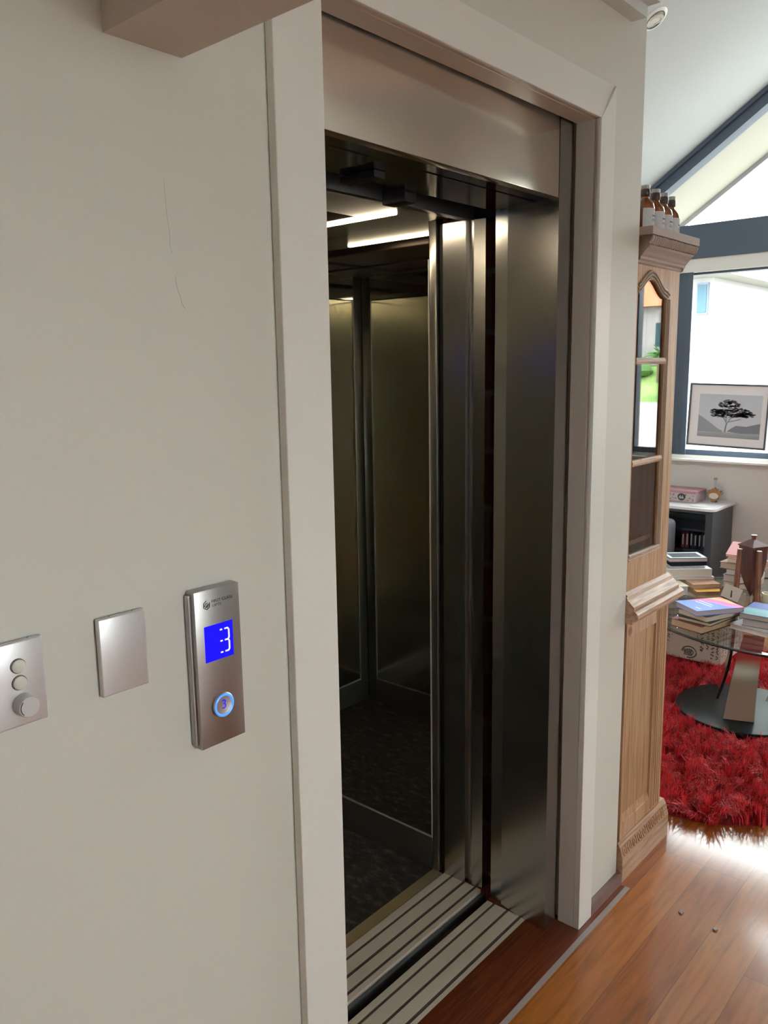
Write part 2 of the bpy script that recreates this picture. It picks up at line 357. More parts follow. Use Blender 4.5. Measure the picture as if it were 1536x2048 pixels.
# window 1: lower ribbon window
w1 = bpy.data.objects.new('window_1', None); COL.objects.link(w1); w1.location = (6.08, 0, .945); w1['kind'] = 'structure'; TM['window_1'] = T((6.08, 0, .945))
b = B(); b.box(6.03, 6.11, -1.95, 1.475, .945, .985)
for y in (1.46, -.35, -1.66, -1.93): b.box(6.03, 6.11, y-.03, y+.0149, .985, 2.25)
b.box(6.03, 6.11, -1.95, 1.475, 2.235, 2.25)
obj('window_frame', b, darkalu, w1)
b = B(); b.box(6.075, 6.08, -1.95, 1.475, .985, 2.235); obj('pane', b, winglass, w1)
# the folded stack of dark sliding panels at the window's left
st = thing('sliding_shutter', 'stack of dark slate shutter panels folded at the window beside the pine cabinet', 'shutter', (5.96, 1.35, .95))
for k in range(4):
    b = B(); b.box(5.965+.012*k, 5.975+.012*k, 1.296+.026*k, 1.334+.026*k, .95, 2.249); obj('shutter_panel', b, darkalu, st, bevel=.003, seg=1)
# window 2: gable glazing with dark rakes
w2 = bpy.data.objects.new('window_2', None); COL.objects.link(w2); w2.location = (6.08, 0, 2.57); w2['kind'] = 'structure'; TM['window_2'] = T((6.08, 0, 2.57))
th = .105
b = B(); b.prism([(2.1, ZV(2.1)), (2.1, ZV(2.1)-th), (-.6, ZV(-.6)-th), (-.6, ZV(-.6))], 5.99, 6.10, 'x')
b.prism([(2.1, ZV(2.1)), (2.1, ZV(2.1)-.03), (-.6, ZV(-.6)-.03), (-.6, ZV(-.6))], 5.96, 5.99, 'x')
obj('rake_frame', b, darkalu, w2)
b = B(); b.prism([(2.08, 2.57), (2.08, ZV(2.08)-th), (-.6, ZV(-.6)-th), (-.6, 2.57)], 6.06, 6.065, 'x'); obj('pane', b, winglass, w2)
b = B(); b.box(6.03, 6.09, -.60, -.54, 2.57, ZV(-.54)-th); obj('mullion', b, darkalu, w2)
# unseen window added in the right wall to light the lift wall
w3 = bpy.data.objects.new('added_window', None); COL.objects.link(w3); w3.location = (1.15, -4.78, .8); w3['kind'] = 'structure'; TM['added_window'] = T((1.15, -4.78, .8))
b = B()
for x in (.4, 1.12, 1.84): b.box(x, x+.06, -4.82, -4.74, .8, 2.4)
b.box(.4, 1.9, -4.82, -4.74, .8, .86); b.box(.4, 1.9, -4.82, -4.74, 2.34, 2.4); obj('window_frame', b, darkalu, w3)
b = B(); b.box(.4, 1.9, -4.79, -4.785, .8, 2.4); obj('pane', b, winglass, w3)
# eaves beyond the gable window: cream soffit and grey fascia
b = B(); b.prism([(3.6, ZV(3.6)-.05), (RY, RZ-.05), (RY, RZ+.15), (3.6, ZV(3.6)+.15)], 6.17, 6.85, 'x'); b.prism([(RY, RZ-.05), (-6, ZR(-6)-.05), (-6, ZR(-6)+.15), (RY, RZ+.15)], 6.17, 6.85, 'x')
struct('trim_9', b, mat('cream_soffit', (.27, .262, .215), .6))
b = B(); b.prism([(3.6, ZV(3.6)-.09), (RY, RZ-.09), (RY, RZ+.2), (3.6, ZV(3.6)+.2)], 6.85, 6.9, 'x'); b.prism([(RY, RZ-.09), (-6, ZR(-6)-.09), (-6, ZR(-6)+.2), (RY, RZ+.2)], 6.85, 6.9, 'x')
struct('trim_10', b, mat('grey_fascia', (.30, .30, .31), .5))

# ------------------------------------------------------------------ recessed downlight in the vault
nrm = Vector((0, -.68, -1)).normalized(); dq = nrm.to_track_quat('Z', 'Y').to_matrix().to_4x4(); c = Vector((4.34, .937, ZV(.937)))
dl = thing('downlight', 'small round white swivel downlight recessed in the sloping ceiling above the cabinet', 'ceiling light', tuple(c))
M_ = T(c) @ dq
b = B(); b.lathe([(.048, -.001), (.068, -.001), (.070, .002), (.066, .006), (.052, .008), (.048, .004)], seg=32, m=M_); b.bm.faces.ensure_lookup_table(); obj('trim_ring', b, trimp, dl, smooth=True)
b = B(); b.tube([(.0505*math.cos(a), .0505*math.sin(a), .0075) for a in [2*PI*i/32 for i in range(32)]], .003, 6, True, m=M_); obj('shadow_gap', b, dotgrey, dl, smooth=True)
t_ = M_ @ T((0, .0, .004)) @ Matrix.Rotation(.35, 4, 'X')
b = B(); b.lathe([(.044, 0), (.044, .006), (.030, .008), (.028, .002), (0, .002)], seg=32, m=t_); obj('swivel_collar', b, mat('collar_cream', (.62, .56, .46), .4), dl, smooth=True)
b = B(); b.lathe([(0, .003), (.025, .003), (.025, .0065), (0, .0075)], seg=24, m=t_); obj('lens', b, mat('lens_white', (.85, .88, .86), .2), dl, smooth=True)

# ------------------------------------------------------------------ steel landing frame of the lift
lf = thing('lift_door_frame', 'brushed stainless steel frame lining the open lift doorway', 'door frame', (1.46, .1, 0))
b = B(); b.prism([(1.872, .073), (1.936, .073), (1.936, .12), (1.958, .20), (1.958, .278), (1.903, .278), (1.8935, .234), (1.8905, .232)], 0, 2.2, 'z'); obj('jamb', b, steelv, lf)
b = B(); b.prism([(1.053, .073), (.994, .073), (.994, .12), (.97, .20), (.97, .278), (1.015, .278), (1.035, .23)], 0, 2.2, 'z'); obj('jamb', b, steelv, lf)
b = B(); b.box(1.054, 1.871, .0735, .10, 2.010, 2.2); obj('header', b, steel, lf, bevel=.0015)
b = B(); b.box(1.054, 1.871, .10, .144, 2.012, 2.10); b.box(1.036, 1.888, .146, .283, 2.010, 2.10); obj('underside', b, soffit, lf)
# operator bracket and wires in the dark slot above the door
b = B(); b.box(1.30, 1.40, .29, .36, 2.04, 2.09); op = obj('operator_box', b, black, lf, bevel=.002)
b = B(); b.box(1.332, 1.366, .2, .298, 1.995, 2.009); obj('bracket', b, black, op)
b = B(); b.tube([(1.15+.02*i, .30+.02*math.sin(i*1.1), 2.04+.01*math.cos(i)) for i in range(12)], .004, 6); b.tube([(1.12+.03*i, .32+.015*math.sin(i*1.7+1), 2.05) for i in range(10)], .003, 6); obj('cable', b, mat('blue_grey_cable', (.05, .09, .15), .5), op, smooth=True)
b = B(); b.box(1.552, 1.596, .300, .371, 1.990, 2.06); obj('roller_block', b, black, op, bevel=.002)

# fluted sills
def sill(name, x0, x1, ya, yb, gro, label):
    t = thing(name, label, 'sill', ((x0+x1)/2, ya, 0))
    b = B(); poly = []; y = ya; n = int(round((yb-ya)/.0028))
    for i in range(n):
        p0 = ya+(yb-ya)*i/n; p1 = ya+(yb-ya)*(i+1)/n; d = (p1-p0)
        inside = any(abs((p0+p1)/2-g) < .0045 for g in gro)
        zz = -.003 if inside else 0
        poly += [(p0+.0002, zz-.0007), (p0+d*.3, zz), (p0+d*.75, zz)]
    poly += [(yb, -.001), (yb, -.03), (ya, -.03)]
    b.prism(poly, x0, x1, 'x'); obj('fluted_plate', b, alu, t)
    for g in gro:
        b = B(); b.box(x0, x1, g-.0036, g+.0036, -.003, -.0004); obj('grip_strip', b, groove, t)
    return t
sill('landing_sill', 1.0, 1.884, .142, .277, (.161, .205, .252), 'fluted aluminium landing sill with dark grip strips, nearer the hall')
sill('car_sill', .985, 1.915, .322, .462, (.343, .386, .432), 'fluted aluminium sill with dark grip strips, on the lift car side of the gap')
b = B(); b.box(.96, 2.2149, -.015, .142, -.2, 0); b.box(1.885, 1.958, .142, .277, -.2, 0); struct('floor.001', b, darkwood)
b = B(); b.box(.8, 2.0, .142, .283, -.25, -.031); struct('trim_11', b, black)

# ------------------------------------------------------------------ lift car
XL, XR, YF, YB, ZC = .995, 1.905, .478, 1.611, 2.012
car = thing('lift_car', 'small home lift car with mirror panels and dark speckled floor', 'lift', (1.45, 1.05, 0))
b = B(); b.box(XL-.03, XR+.03, YF+.024, YB+.03, -.03, 0); obj('car_floor', b, vinyl, car)
b = B(); b.box(XL, XR, .464, YF+.024, -.02, .0005); obj('brass_strip', b, brass, car)
b = B(); b.box(XL-.02, XR+.02, .308, .321, -.05, -.008); obj('sill_nosing', b, mat('slate_nosing', (.14, .16, .19), .3, .5), car, bevel=.004)
def wallpanels(side):
    """one car wall: skirt, top band, two corner posts, glossy panel; side -1 left, 1 right, 0 back"""
    def bx(b, u0, u1, d0, d1, z0, z1):
        if side == 0: b.box(u0, u1, YB+d0, YB+d1, z0, z1)
        elif side == 1: b.box(XR+d0, XR+d1, u0, u1, z0, z1)
        else: b.box(XL-d1, XL-d0, u0, u1, z0, z1)
        return b
    u0, u1 = (XL, XR) if side == 0 else (YF, YB)
    ps = .054
    pe = ps if side == 0 else .027
    obj('skirt', bx(B(), u0+pe, u1-ps, 0, .02, 0, .108), carframe, car)
    obj('top_band', bx(B(), u0+pe, u1-ps, 0, .02, 1.913, ZC), mirror, car)
    for a, c_ in ((u0, u0+pe), (u1-ps, u1)):
        b = bx(B(), a+.001, c_-.001, 0, .02, 0, ZC); obj('corner_post', b, carframe, car, bevel=.002)
    obj('mirror_panel', bx(B(), u0+pe+.004, u1-ps-.004, .002, .012, .116, 1.907), mirror if side == 1 else satin, car)
    b = B(); bx(b, u0+pe, u1-ps, -.001, .01, .108, .112); bx(b, u0+pe, u0+pe+.003, -.001, .01, .112, 1.909); bx(b, u1-ps-.003, u1-ps, -.001, .01, .112, 1.909)
    obj('panel_edging', b, edging, car)
wallpanels(1); wallpanels(-1); wallpanels(0)
b = B(); b.box(XL-.04, XR+.04, .405, YB+.04, ZC+.071, ZC+.085); b.box(XR+.021, XR+.03, YF, YB+.04, -.03, ZC+.071); b.box(XL-.03, XL-.021, YF, YB+.04, -.03, ZC+.071); b.box(XL-.02, XR+.02, YB+.021, YB+.03, -.03, ZC+.071)
obj('outer_shell', b, black, car)
# car door posts (right post seen, left mirrored)
for s_ in (1, -1):
    X_ = lambda x: x if s_ == 1 else 2.90-x
    b = B(); b.prism([(X_(x), y) for x, y in ((1.96, .322), (1.921, .322), (1.917, .358), (1.926, .362), (1.926, .377), (1.911, .381), (1.909, .458), (1.96, .458))], 0.0005, 2.0, 'z'); obj('door_post', b, steelv, car)
    b = B(); b.box(*(sorted((X_(1.918), X_(1.95)))), .459, .477, 0, 2.0); obj('door_seal', b, black, car)
# car header lip and ceiling
b = B(); b.box(.96, 1.94, .372, .402, 2.002, 2.06); obj('header_lip', b, mat('slate_steel', (.22, .25, .28), .3, .8), car, bevel=.002)
b = B(); b.box(XL, XR, .402, YF+.02, ZC, ZC+.04); b.box(XL, 1.04, YF+.02, YB, ZC, ZC+.04); b.box(1.86-.16, XR, YF+.02, YB, ZC, ZC+.04)
b.box(1.04, 1.70, YB-.25, YB, ZC, ZC+.04); b.box(1.04, 1.70, YF+.02, .60, ZC, ZC+.04); b.box(1.03, 1.71, .59, YB-.24, ZC+.04, ZC+.07)
obj('car_ceiling', b, carframe, car)
b = B(); b.rbox(1.15, 1.60, .70, YB-.34, ZC-.006, ZC+.038, .004); obj('ceiling_panel', b, bronze, car)
for x in (1.738, 1.162):
    b = B(); pts = [(x, .49, ZC-.002), (x, .97, ZC-.002)]
    b.rbox(x-.0068, x+.0068, .485, .975, ZC-.005, ZC+.001, .0028); obj('light_strip', b, led, car)
# car operating panel on the left wall
b = B(); b.rbox(XL-.001, XL+.012, .74, 1.02, .85, 1.80, .003); cop = obj('operating_panel', b, satin, car)
b = B(); b.box(XL+.012, XL+.0135, .86, .93, 1.60, 1.67); obj('display', b, mat('dim_blue_screen', (0, 0, .05), .5, emit=(.03, .02, .9), estr=.6), cop)

# ------------------------------------------------------------------ call panel, blank plate, dimmer plate
YP = -.002
cp = thing('lift_call_panel', 'tall stainless lift call panel with blue floor display and lit round button', 'lift call panel', (.733, .01, 1.03))
b = B(); b.rbox(.688, .772, YP, .0178, 1.031, 1.280, .0016, 2); obj('faceplate', b, mat('call_panel_steel', (.40, .39, .375), .36, .9), cp, smooth=True)
b = B(); b.rbox(.6835, .7745, YP+.009, .0178, 1.036, 1.275, .002); obj('backbox', b, mat('backbox_steel', (.42, .41, .40), .35, .9), cp)
b = B(); b.box(.7030, .7560, YP-.0006, YP+.001, 1.167, 1.2235); d_ = obj('display', b, bluescr, cp)
def seg7(b, cx, cz, w, h, r, mt=None):
    y = YP-.0012
    def cap(x0, z0, x1, z1): b.tube([(x0, y, z0), (x1, y, z1)], r, 8)
    for z in (cz+h/2, cz, cz-h/2):
        cap(cx-w/2, z, cx-w/2+w*.22, z); cap(cx+w*.02, z, cx+w*.38, z)
    cap(cx+w/2, cz+h/2-.003, cx+w/2, cz+.0025); cap(cx+w/2, cz-h/2+.003, cx+w/2, cz-.0025)
    for z, d in ((cz+h/2, -1), (cz-h/2, 1), (cz, 1), (cz, -1)): b.tube([(cx+w*.38, y, z), (cx+w/2, y, z+d*.003)], r, 8)
b = B(); seg7(b, .7395, 1.195, .0165, .036, .0013); obj('digit', b, segm, d_)
zb = 1.0935; xb = .729
b = B(); R_ = Matrix.Translation((xb, YP, zb)) @ Matrix.Rotation(PI/2, 4, 'X')
b.lathe([(.0200, 0), (.0200, .004), (.0185, .0055), (.0175, .005), (.0, .005)], seg=40, m=R_); bt = obj('button', b, mat('button_steel', (.55, .52, .50), .45, 1.0), cp, smooth=True)
b = B(); b.tube([(xb+.0165*math.cos(a), YP-.0052, zb+.0165*math.sin(a)) for a in [2*PI*i/40 for i in range(40)]], .0018, 8, True); obj('light_ring', b, bluering, bt, smooth=True)
b = B(); b.mesh(text_mesh('3', .021, .0003), T((xb, YP-.0053, zb+.001)) @ FACE_Y); obj('numeral', b, bluenum, bt)
b = B(); b.mesh(text_mesh('- - -', .004, .0001), T((xb, YP-.0052, zb-.0095)) @ FACE_Y); obj('braille', b, dotgrey, bt)
b = B(); b.mesh(text_mesh('FIRST CLASS', .0063, .00012, 1.16), T((.7385, YP-.0003, 1.2600)) @ FACE_Y)
b.mesh(text_mesh('LIFTS', .0058, .00012, 1.25), T((.7285, YP-.0003, 1.2535)) @ FACE_Y)
hx, hz, hr = .7098, 1.2565, .0062
hexp = [(hx+hr*math.cos(PI/6+PI/3*i), hz+hr*1.1*math.sin(PI/6+PI/3*i)) for i in range(6)]
for i in range(6):
    if i == 0: continue
    p, q_ = hexp[i], hexp[(i+1) % 6]; b.tube([(p[0], YP-.0003, p[1]), (q_[0], YP-.0003, q_[1])], .00065, 6)
b.tube([(hx-.004, YP-.0003, hz-.002), (hx-.002, YP-.0003, hz+.0025), (hx+.002, YP-.0003, hz+.003)], .0007, 6)
b.tube([(hx-.0025, YP-.0003, hz-.004), (hx+.001, YP-.0003, hz+.0002), (hx+.004, YP-.0003, hz+.0008)], .0008, 6)
b.tube([(hx, YP-.0003, hz-.0035), (hx+.0035, YP-.0003, hz-.001)], .0008, 6)
obj('logo', b, ink, cp)
def plate(name, x0, x1, label):
    t = thing(name, label, 'switch plate', ((x0+x1)/2, .01, 1.161))
    b = B(); b.rbox(x0, x1, .008, .017, 1.1615, 1.2735, .003); obj('faceplate', b, platem, t, smooth=True)
    b = B(); b.box(x0+.0015, x1-.0015, .015, .0178, 1.163, 1.272); obj('backing', b, dotgrey, t)
    for x in (x0+.02, x1-.018): b = B(); b.lathe([(.0012, 0), (.0012, .0003), (0, .0003)], (x, .0125, 1.2735), 8); obj('notch', b, dotgrey, t)
    return t
plate('blank_plate', .5385, .612, 'blank silver wall plate between the dimmer switches and the lift call panel')
sp = plate('dimmer_switch', .3885, .4625, 'silver wall plate with two white rockers and a round dimmer knob')
for z in (1.2415, 1.2195):
    b = B(); b.lathe([(.0098, 0), (.0098, .001), (.0092, .0012), (0, .0012)], seg=28, m=T((.4275, .008, z)) @ Matrix.Rotation(PI/2, 4, 'X')); rr = obj('switch_rim', b, dotgrey, sp, smooth=True)
    b = B(); b.lathe([(.0088, 0), (.0086, .0028), (.0060, .0044), (0, .0046)], seg=28, m=T((.4275, .0075, z)) @ Matrix.Rotation(PI/2, 4, 'X')); obj('rocker', b, rocker, sp, smooth=True)
b = B(); b.lathe([(.0145, 0), (.0138, .015), (.0128, .0168), (0, .0168)], seg=36, m=T((.4305, .008, 1.1905)) @ Matrix.Rotation(PI/2, 4, 'X')); kn = obj('knob', b, knobm, sp, smooth=True)
b = B(); b.tube([(.4305+.0115*math.cos(a), -.0090, 1.1905+.0115*math.sin(a)) for a in [PI*(.75+.5*i/10) for i in range(11)]], .0006, 6); obj('indicator_line', b, ink, kn)

# ------------------------------------------------------------------ pine display cabinet beside the lift wall
cb = thing('pine_cabinet', 'tall narrow stripped pine display cabinet with glazed arched door, beside the lift wall', 'cabinet', (2.39, .2, 0))
XA, XB_ = 2.237, 2.546; YU, YL = .030, .020; CD = .40
# plinth: board + sloped carved top
b = B(); b.prism([(.002, 0), (.002, .078), (.012, .115), (.020, .128), (CD, .128), (CD, 0)], 2.226, 2.583, 'x'); pl = obj('plinth', b, pineh, cb)
b = B()
for i in range(9):
    x = 2.245+i*.036
    b.tube([(x+.006*math.cos(a), .003+.004*(1+math.sin(a))*.9-.001, .096+.012*math.sin(a)) for a in [PI*2*k/14-.6 for k in range(12)]], .0024, 6)
    b.tube([(x+.015, .003, .084), (x+.016, .006, .100), (x+.014, .0105, .112)], .002, 6)
obj('carved_moulding', b, pine, pl, smooth=True)
b = B(); b.box(XA, XB_, YL+.012, CD, .128, .86)                              # carcass behind the door
obj('lower_body', b, pine, cb)
# lower door: frame and recessed panel
b = B(); x0, x1, z0, z1 = XA, XB_, .130, .845
b.box(x0, x0+.012, YL, YL+.012, z0, z1); b.box(x1-.092, x1, YL, YL+.012, z0, z1); b.box(x0+.012, x1-.092, YL, YL+.012, z1-.055, z1); b.box(x0+.012, x1-.092, YL, YL+.012, z0, z0+.052)
d1 = obj('lower_door', b, pine, cb, bevel=.001, seg=1)
b = B(); xs = x1-.092
for k, x in enumerate((xs+.012, xs+.024, xs+.040, xs+.056, xs+.072)): b.tube([(x, YL+.0003, z0+.01), (x, YL+.0003, z1-.01)], .0022 if k % 2 else .003, 6)
obj('fluting', b, pinestrong, d1, smooth=True)
b = B(); b.prism([(x0+.012, YL+.012), (x0+.012, YL+.007), (xs, YL+.007), (xs, YL+.012)], z0+.052, z1-.055, 'z'); obj('panel', b, pinestrong, d1)
b = B(); b.prism([(YL+.0015, z0+.052), (YL+.007, z0+.078), (YL+.007, z0+.052)], x0+.012, xs, 'x'); obj('panel_bevel', b, pine, d1)
# ledge with mouldings
b = B()
b.prism([(-.004, .848), (-.006, .856), (-.020, .862), (-.024, .868), (-.022, .880), (-.014, .888), (.0165, .893), (.0165, .848)], 2.213, 2.566, 'x')
b.prism([(-.008, .890), (-.008, .900), (.000, .906), (.006, .914), (.012, .918), (.016, .928), (.0168, .928), (.0168, .890)], 2.216, 2.556, 'x')
b.box(2.226, 2.56, .0166, CD, .848, .893); b.prism([(.0166, .893), (.0166, .928), (YU-.002, .936), (CD, .936), (CD, .893)], 2.226, 2.55, 'x')
obj('ledge', b, pineh, cb)
# upper carcass: sides, back, top, shelves
b = B(); b.box(XA, XA+.012, YU+.018, CD, .93, 1.90); b.box(XB_-.022, XB_-.006, YU+.018, CD, .93, 1.90); b.box(XA+.012, XB_-.022, CD-.012, CD, .93, 1.90); b.box(XA+.012, XB_-.022, YU+.018, CD-.012, 1.88, 1.90); b.box(XA+.012, XB_-.022, YU+.018, CD-.012, .936, .95)
obj('upper_body', b, pine, cb)
for z in (1.06, 1.305, 1.60):
    b = B(); b.box(XA+.013, XB_-.023, YU+.03, CD-.013, z, z+.015); obj('shelf', b, pine, cb)
# upper door with ogee arch
gx0, gx1 = 2.2475, 2.445
def arch(t):                                # t 0..1 across the opening
    c_ = abs(t-.45)/.55
    return 1.795+.048*(.5+.5*math.cos(PI*min(1, c_)))
def panel_with_arch(b, x0, x1, y0, y1, ztop, N=28, d=0):
    low = [(gx0+(gx1-gx0)*i/N, arch(i/N)+d) for i in range(N+1)]
    for (xa, za), (xb_, zb_) in zip(low, low[1:]): b.prism([(xa, za), (xb_, zb_), (xb_, ztop), (xa, ztop)], y0, y1, 'y')
b = B()
b.box(XA, gx0, YU, YU+.018, .936, 1.888); b.box(gx1, XB_-.006, YU, YU+.018, .936, 1.888); b.box(gx0, gx1, YU, YU+.018, .936, 1.045)
panel_with_arch(b, gx0, gx1, YU, YU+.018, 1.888)
bmesh.ops.remove_doubles(b.bm, verts=b.bm.verts, dist=1e-5)
ud = obj('upper_door', b, pine, cb)
for z in (1.310, 1.605): b = B(); b.prism([(YU-.002, z), (YU-.004, z+.007), (YU-.002, z+.018), (YU+.012, z+.018), (YU+.012, z)], gx0, gx1+.01, 'x'); obj('glazing_bar', b, pineh, ud)
b = B()
for k, (o_, r_) in enumerate(((.004, .004), (.013, .0045), (.022, .004))):
    b.tube([(gx1+o_, YU+.001-.001*k, 1.045), (gx1+o_, YU+.001-.001*k, 1.795)], r_, 8)
    pts = [(gx0+(gx1-gx0)*i/24, YU+.001-.001*k, arch(i/24)+o_*1.1) for i in range(25)]+[(gx1+o_, YU+.001-.001*k, arch(1)+o_*.6)]
    b.tube(pts, r_, 8)
b.tube([(gx0, YU, 1.042), (gx1+.02, YU, 1.042)], .005, 8); b.tube([(gx0, YU, 1.030), (gx1+.03, YU, 1.030)], .003, 8)
obj('arch_moulding', b, mat('pine_greyed', (.36, .27, .20), .5), ud, smooth=True)
for z0, z1 in ((1.045, 1.310), (1.328, 1.605), (1.623, 1.80)):
    b = B()
    if z1 < 1.7: b.box(gx0, gx1, YU+.006, YU+.009, z0, z1)
    else: b.prism([(gx0, z0), (gx1, z0)]+[(gx0+(gx1-gx0)*(1-i/20), arch(1-i/20)-.0005) for i in range(21)], YU+.006, YU+.009, 'y')
    obj('pane', b, cabglass, ud)
# cornice
b = B()
def sect(y): return y
b.prism([(YU, 1.880), (.025, 1.884), (.027, 1.889), (.019, 1.893), (.020, 1.899), (.014, 1.903), (.010, 1.911), (.001, 1.920), (-.006, 1.924), (-.006, 1.929), (-.015, 1.9519), (CD, 1.9519), (CD, 1.88)], XA-.004, 2.553, 'x')
b.box(2.2165, 2.556, -.0205, CD, 1.952, 1.974)
# the cornice returns along the right side
b.prism([(2.553, 1.938), (2.553, 1.93), (2.540, 1.905), (2.540, 1.88), (2.57, 1.938)], .02, CD, 'y')
co = obj('cornice', b, mat('pine_hazed', (.40, .31, .265), .55), cb, bevel=.0008, seg=1)  # greyer pine: haze from the window put into the cornice colour
b = B()
for i in range(22):
    x = 2.226+i*.0150
    b.tube([(x, -.0165, 1.9505), (x+.0034, -.0165, 1.944), (x+.002, -.0125, 1.935), (x-.003, -.0075, 1.929)], [.0042, .0052, .0052, .0036], 10)
obj('gadroon_moulding', b, MAT['pine_hazed'], co, smooth=True)
# tumblers on the middle shelf
def tumb(x, y, z, i, label):
    o = obj('drinking_glass', B().lathe([(0, 0), (.020, 0), (.026, .06), (.0245, .06), (.019, .006), (0, .006)], seg=20), tumbler, smooth=True, local=True)
    o.location = (x, y, z); return tag(o, label, 'glass', 'drinking glasses in the pine cabinet')
for i, (x, y) in enumerate(((2.30, .10), (2.36, .12), (2.41, .16))): tumb(x, y, 1.3201, i, ['clear tumbler at the left of the row in the cabinet', 'clear tumbler in the middle of the row in the cabinet', 'clear tumbler at the right of the row in the cabinet'][i])

# four amber bottles on the cabinet
def bottle():
    t = thing('apothecary_bottle', '', 'bottle', (0, 0, 0))
    b = B(); b.lathe([(0, 0), (.0255, 0), (.0270, .004), (.0270, .062), (.024, .074), (.013, .086), (.0105, .092), (.0105, .103), (0, .103)], seg=28); obj('bottle_body', b, amber, t, smooth=True, local=True)
    b = B(); b.lathe([(.0120, .094), (.0135, .096), (.0135, .110), (.0115, .114), (0, .114)], seg=24); nk = obj('collar', b, brownneck, t, smooth=True, local=True)
    b = B(); b.lathe([(0, .1135), (.011, .1135), (.013, .117), (.012, .124), (0, .126)], seg=20); obj('stopper', b, mat('stopper_grey', (.45, .42, .40), .35) if 'stopper_grey' not in MAT else MAT['stopper_grey'], t, smooth=True, local=True)
    b = B(); N = 14
    ang = [(-PI*.92+PI*.84*i/N) for i in range(N+1)]; bm = b.bm; R2 = .0275
    lo = [bm.verts.new((R2*math.cos(a), R2*math.sin(a), .010)) for a in ang]; hi = [bm.verts.new((R2*math.cos(a), R2*math.sin(a), .060)) for a in ang]
    lo2 = [bm.verts.new((.0268*math.cos(a), .0268*math.sin(a), .010)) for a in ang]; hi2 = [bm.verts.new((.0268*math.cos(a), .0268*math.sin(a), .060)) for a in ang]
    for i in range(N):
        bm.faces.new((lo[i], lo[i+1], hi[i+1], hi[i])); bm.faces.new((hi[i], hi[i+1], hi2[i+1], hi2[i])); bm.faces.new((lo2[i+1], lo2[i], hi2[i], hi2[i+1])); bm.faces.new((lo[i], lo2[i], lo2[i+1], lo[i+1]))
    lb = obj('paper_label', b, mat('label_paper', (.62, .62, .64), .7) if 'label_paper' not in MAT else MAT['label_paper'], t, smooth=True, local=True)
    b = B()
    for k, z in enumerate((.040, .030, .0265)):
        w = (.35, .30, .42)[k]
        b.tube([(.0278*math.cos(a), .0278*math.sin(a), z) for a in [-PI*.5-w+2*w*i/8+.1 for i in range(9)]], (.0014, .0006, .0006)[k], 5)
    obj('label_print', b, ink, lb, local=True)
    return t
proto = bottle()
bl = ['amber bottle nearest the lift wall, first of the four on the cabinet top', 'second amber bottle from the lift wall on the cabinet top, round knobbed stopper', 'third amber bottle from the lift wall, tall straight neck, on the cabinet top', 'amber bottle nearest the window, last of the four on the cabinet top']
for i, (x, y, rz) in enumerate(((2.305, .045, .0), (2.375, .045, .0), (2.445, .05, -.1), (2.512, .055, .1))):
    if i == 0: proto.location = (x, y, 1.9741); proto.rotation_euler = (0, 0, rz); proto['label'] = bl[0]; proto['group'] = 'amber bottles on the pine cabinet'
    else: copy_tree(proto, (x, y, 1.9741), rz, bl[i], 'amber bottles on the pine cabinet')

# ------------------------------------------------------------------ framed tree print at the window
fr = thing('framed_print', 'framed black and white print of a lone tree hanging in the window', 'picture', (5.93, .995, 1.03))
Rr = T((0, .995, 1.24)) @ Matrix.Rotation(math.radians(1.7), 4, 'X') @ T((0, -.995, -1.24))
y0, y1, z0, z1 = .722, 1.268, 1.022, 1.466
b = B(); w = .012
for a in ((y0, y1, z0, z0+w), (y0, y1, z1-w, z1), (y0, y0+w, z0+w, z1-w), (y1-w, y1, z0+w, z1-w)): b.box(5.92, 5.94, *a, m=Rr)
obj('frame', b, mat('frame_charcoal', (.07, .085, .10), .4), fr)
b = B(); b.box(5.928, 5.938, y0+w, y1-w, z0+w, z1-w, m=Rr); obj('mat_board', b, mat('mat_board', (.80, .77, .78), .8), fr)
def treeprint():
    m = mat('print_paper', (.4, .42, .45), .5); n, l, bs = nodes(m)
    tc = n.new('ShaderNodeTexCoord'); sx = n.new('ShaderNodeSeparateXYZ'); l.new(tc.outputs['Generated'], sx.inputs[0])
    r = ramp(n, [(0, (.26, .27, .30)), (.13, (.36, .38, .41)), (.16, (.60, .62, .67)), (1, (.52, .55, .61))]); l.new(sx.outputs[2], r.inputs[0]); l.new(r.outputs[0], bs.inputs['Base Color']); return m
b = B(); b.box(5.9268, 5.928, .768, 1.196, 1.090, 1.392, m=Rr); pr_ = obj('print', b, treeprint(), fr)
PX = 5.9266
def pic(pts, m_, nm, th=.0004):
    b = B(); b.prism(pts, PX-th, PX, 'x', m=Rr); return obj(nm, b, m_, pr_)
g1 = mat('print_dark_grey', (.20, .215, .25), .6); g2 = mat('print_mid_grey', (.30, .32, .35), .6)  # print greys paled, reflected haze included in their colour
pic([(1.195, 1.125), (1.195, 1.245), (1.16, 1.225), (1.10, 1.185), (1.05, 1.150), (1.02, 1.138), (1.02, 1.125)], g2, 'print_hill')
pic([(.99, 1.135), (.95, 1.165), (.93, 1.178), (.86, 1.175), (.81, 1.19), (.769, 1.20), (.769, 1.130), (.9, 1.125)], g1, 'print_hill')
b = B()
b.tube([(PX-.0004, 1.003, 1.128), (PX-.0004, 1.000, 1.16), (PX-.0004, .995, 1.19)], .005, 5, m=Rr)
for q_ in (((.995, 1.19), (1.02, 1.23), (1.06, 1.25)), ((.996, 1.185), (.975, 1.22), (.95, 1.25)), ((.998, 1.2), (1.0, 1.24), (1.0, 1.28)), ((.99, 1.20), (.95, 1.21), (.90, 1.225))):
    b.tube([(PX-.0004, y, z) for y, z in q_], .0025, 5, m=Rr)
rnd = random.Random(3)
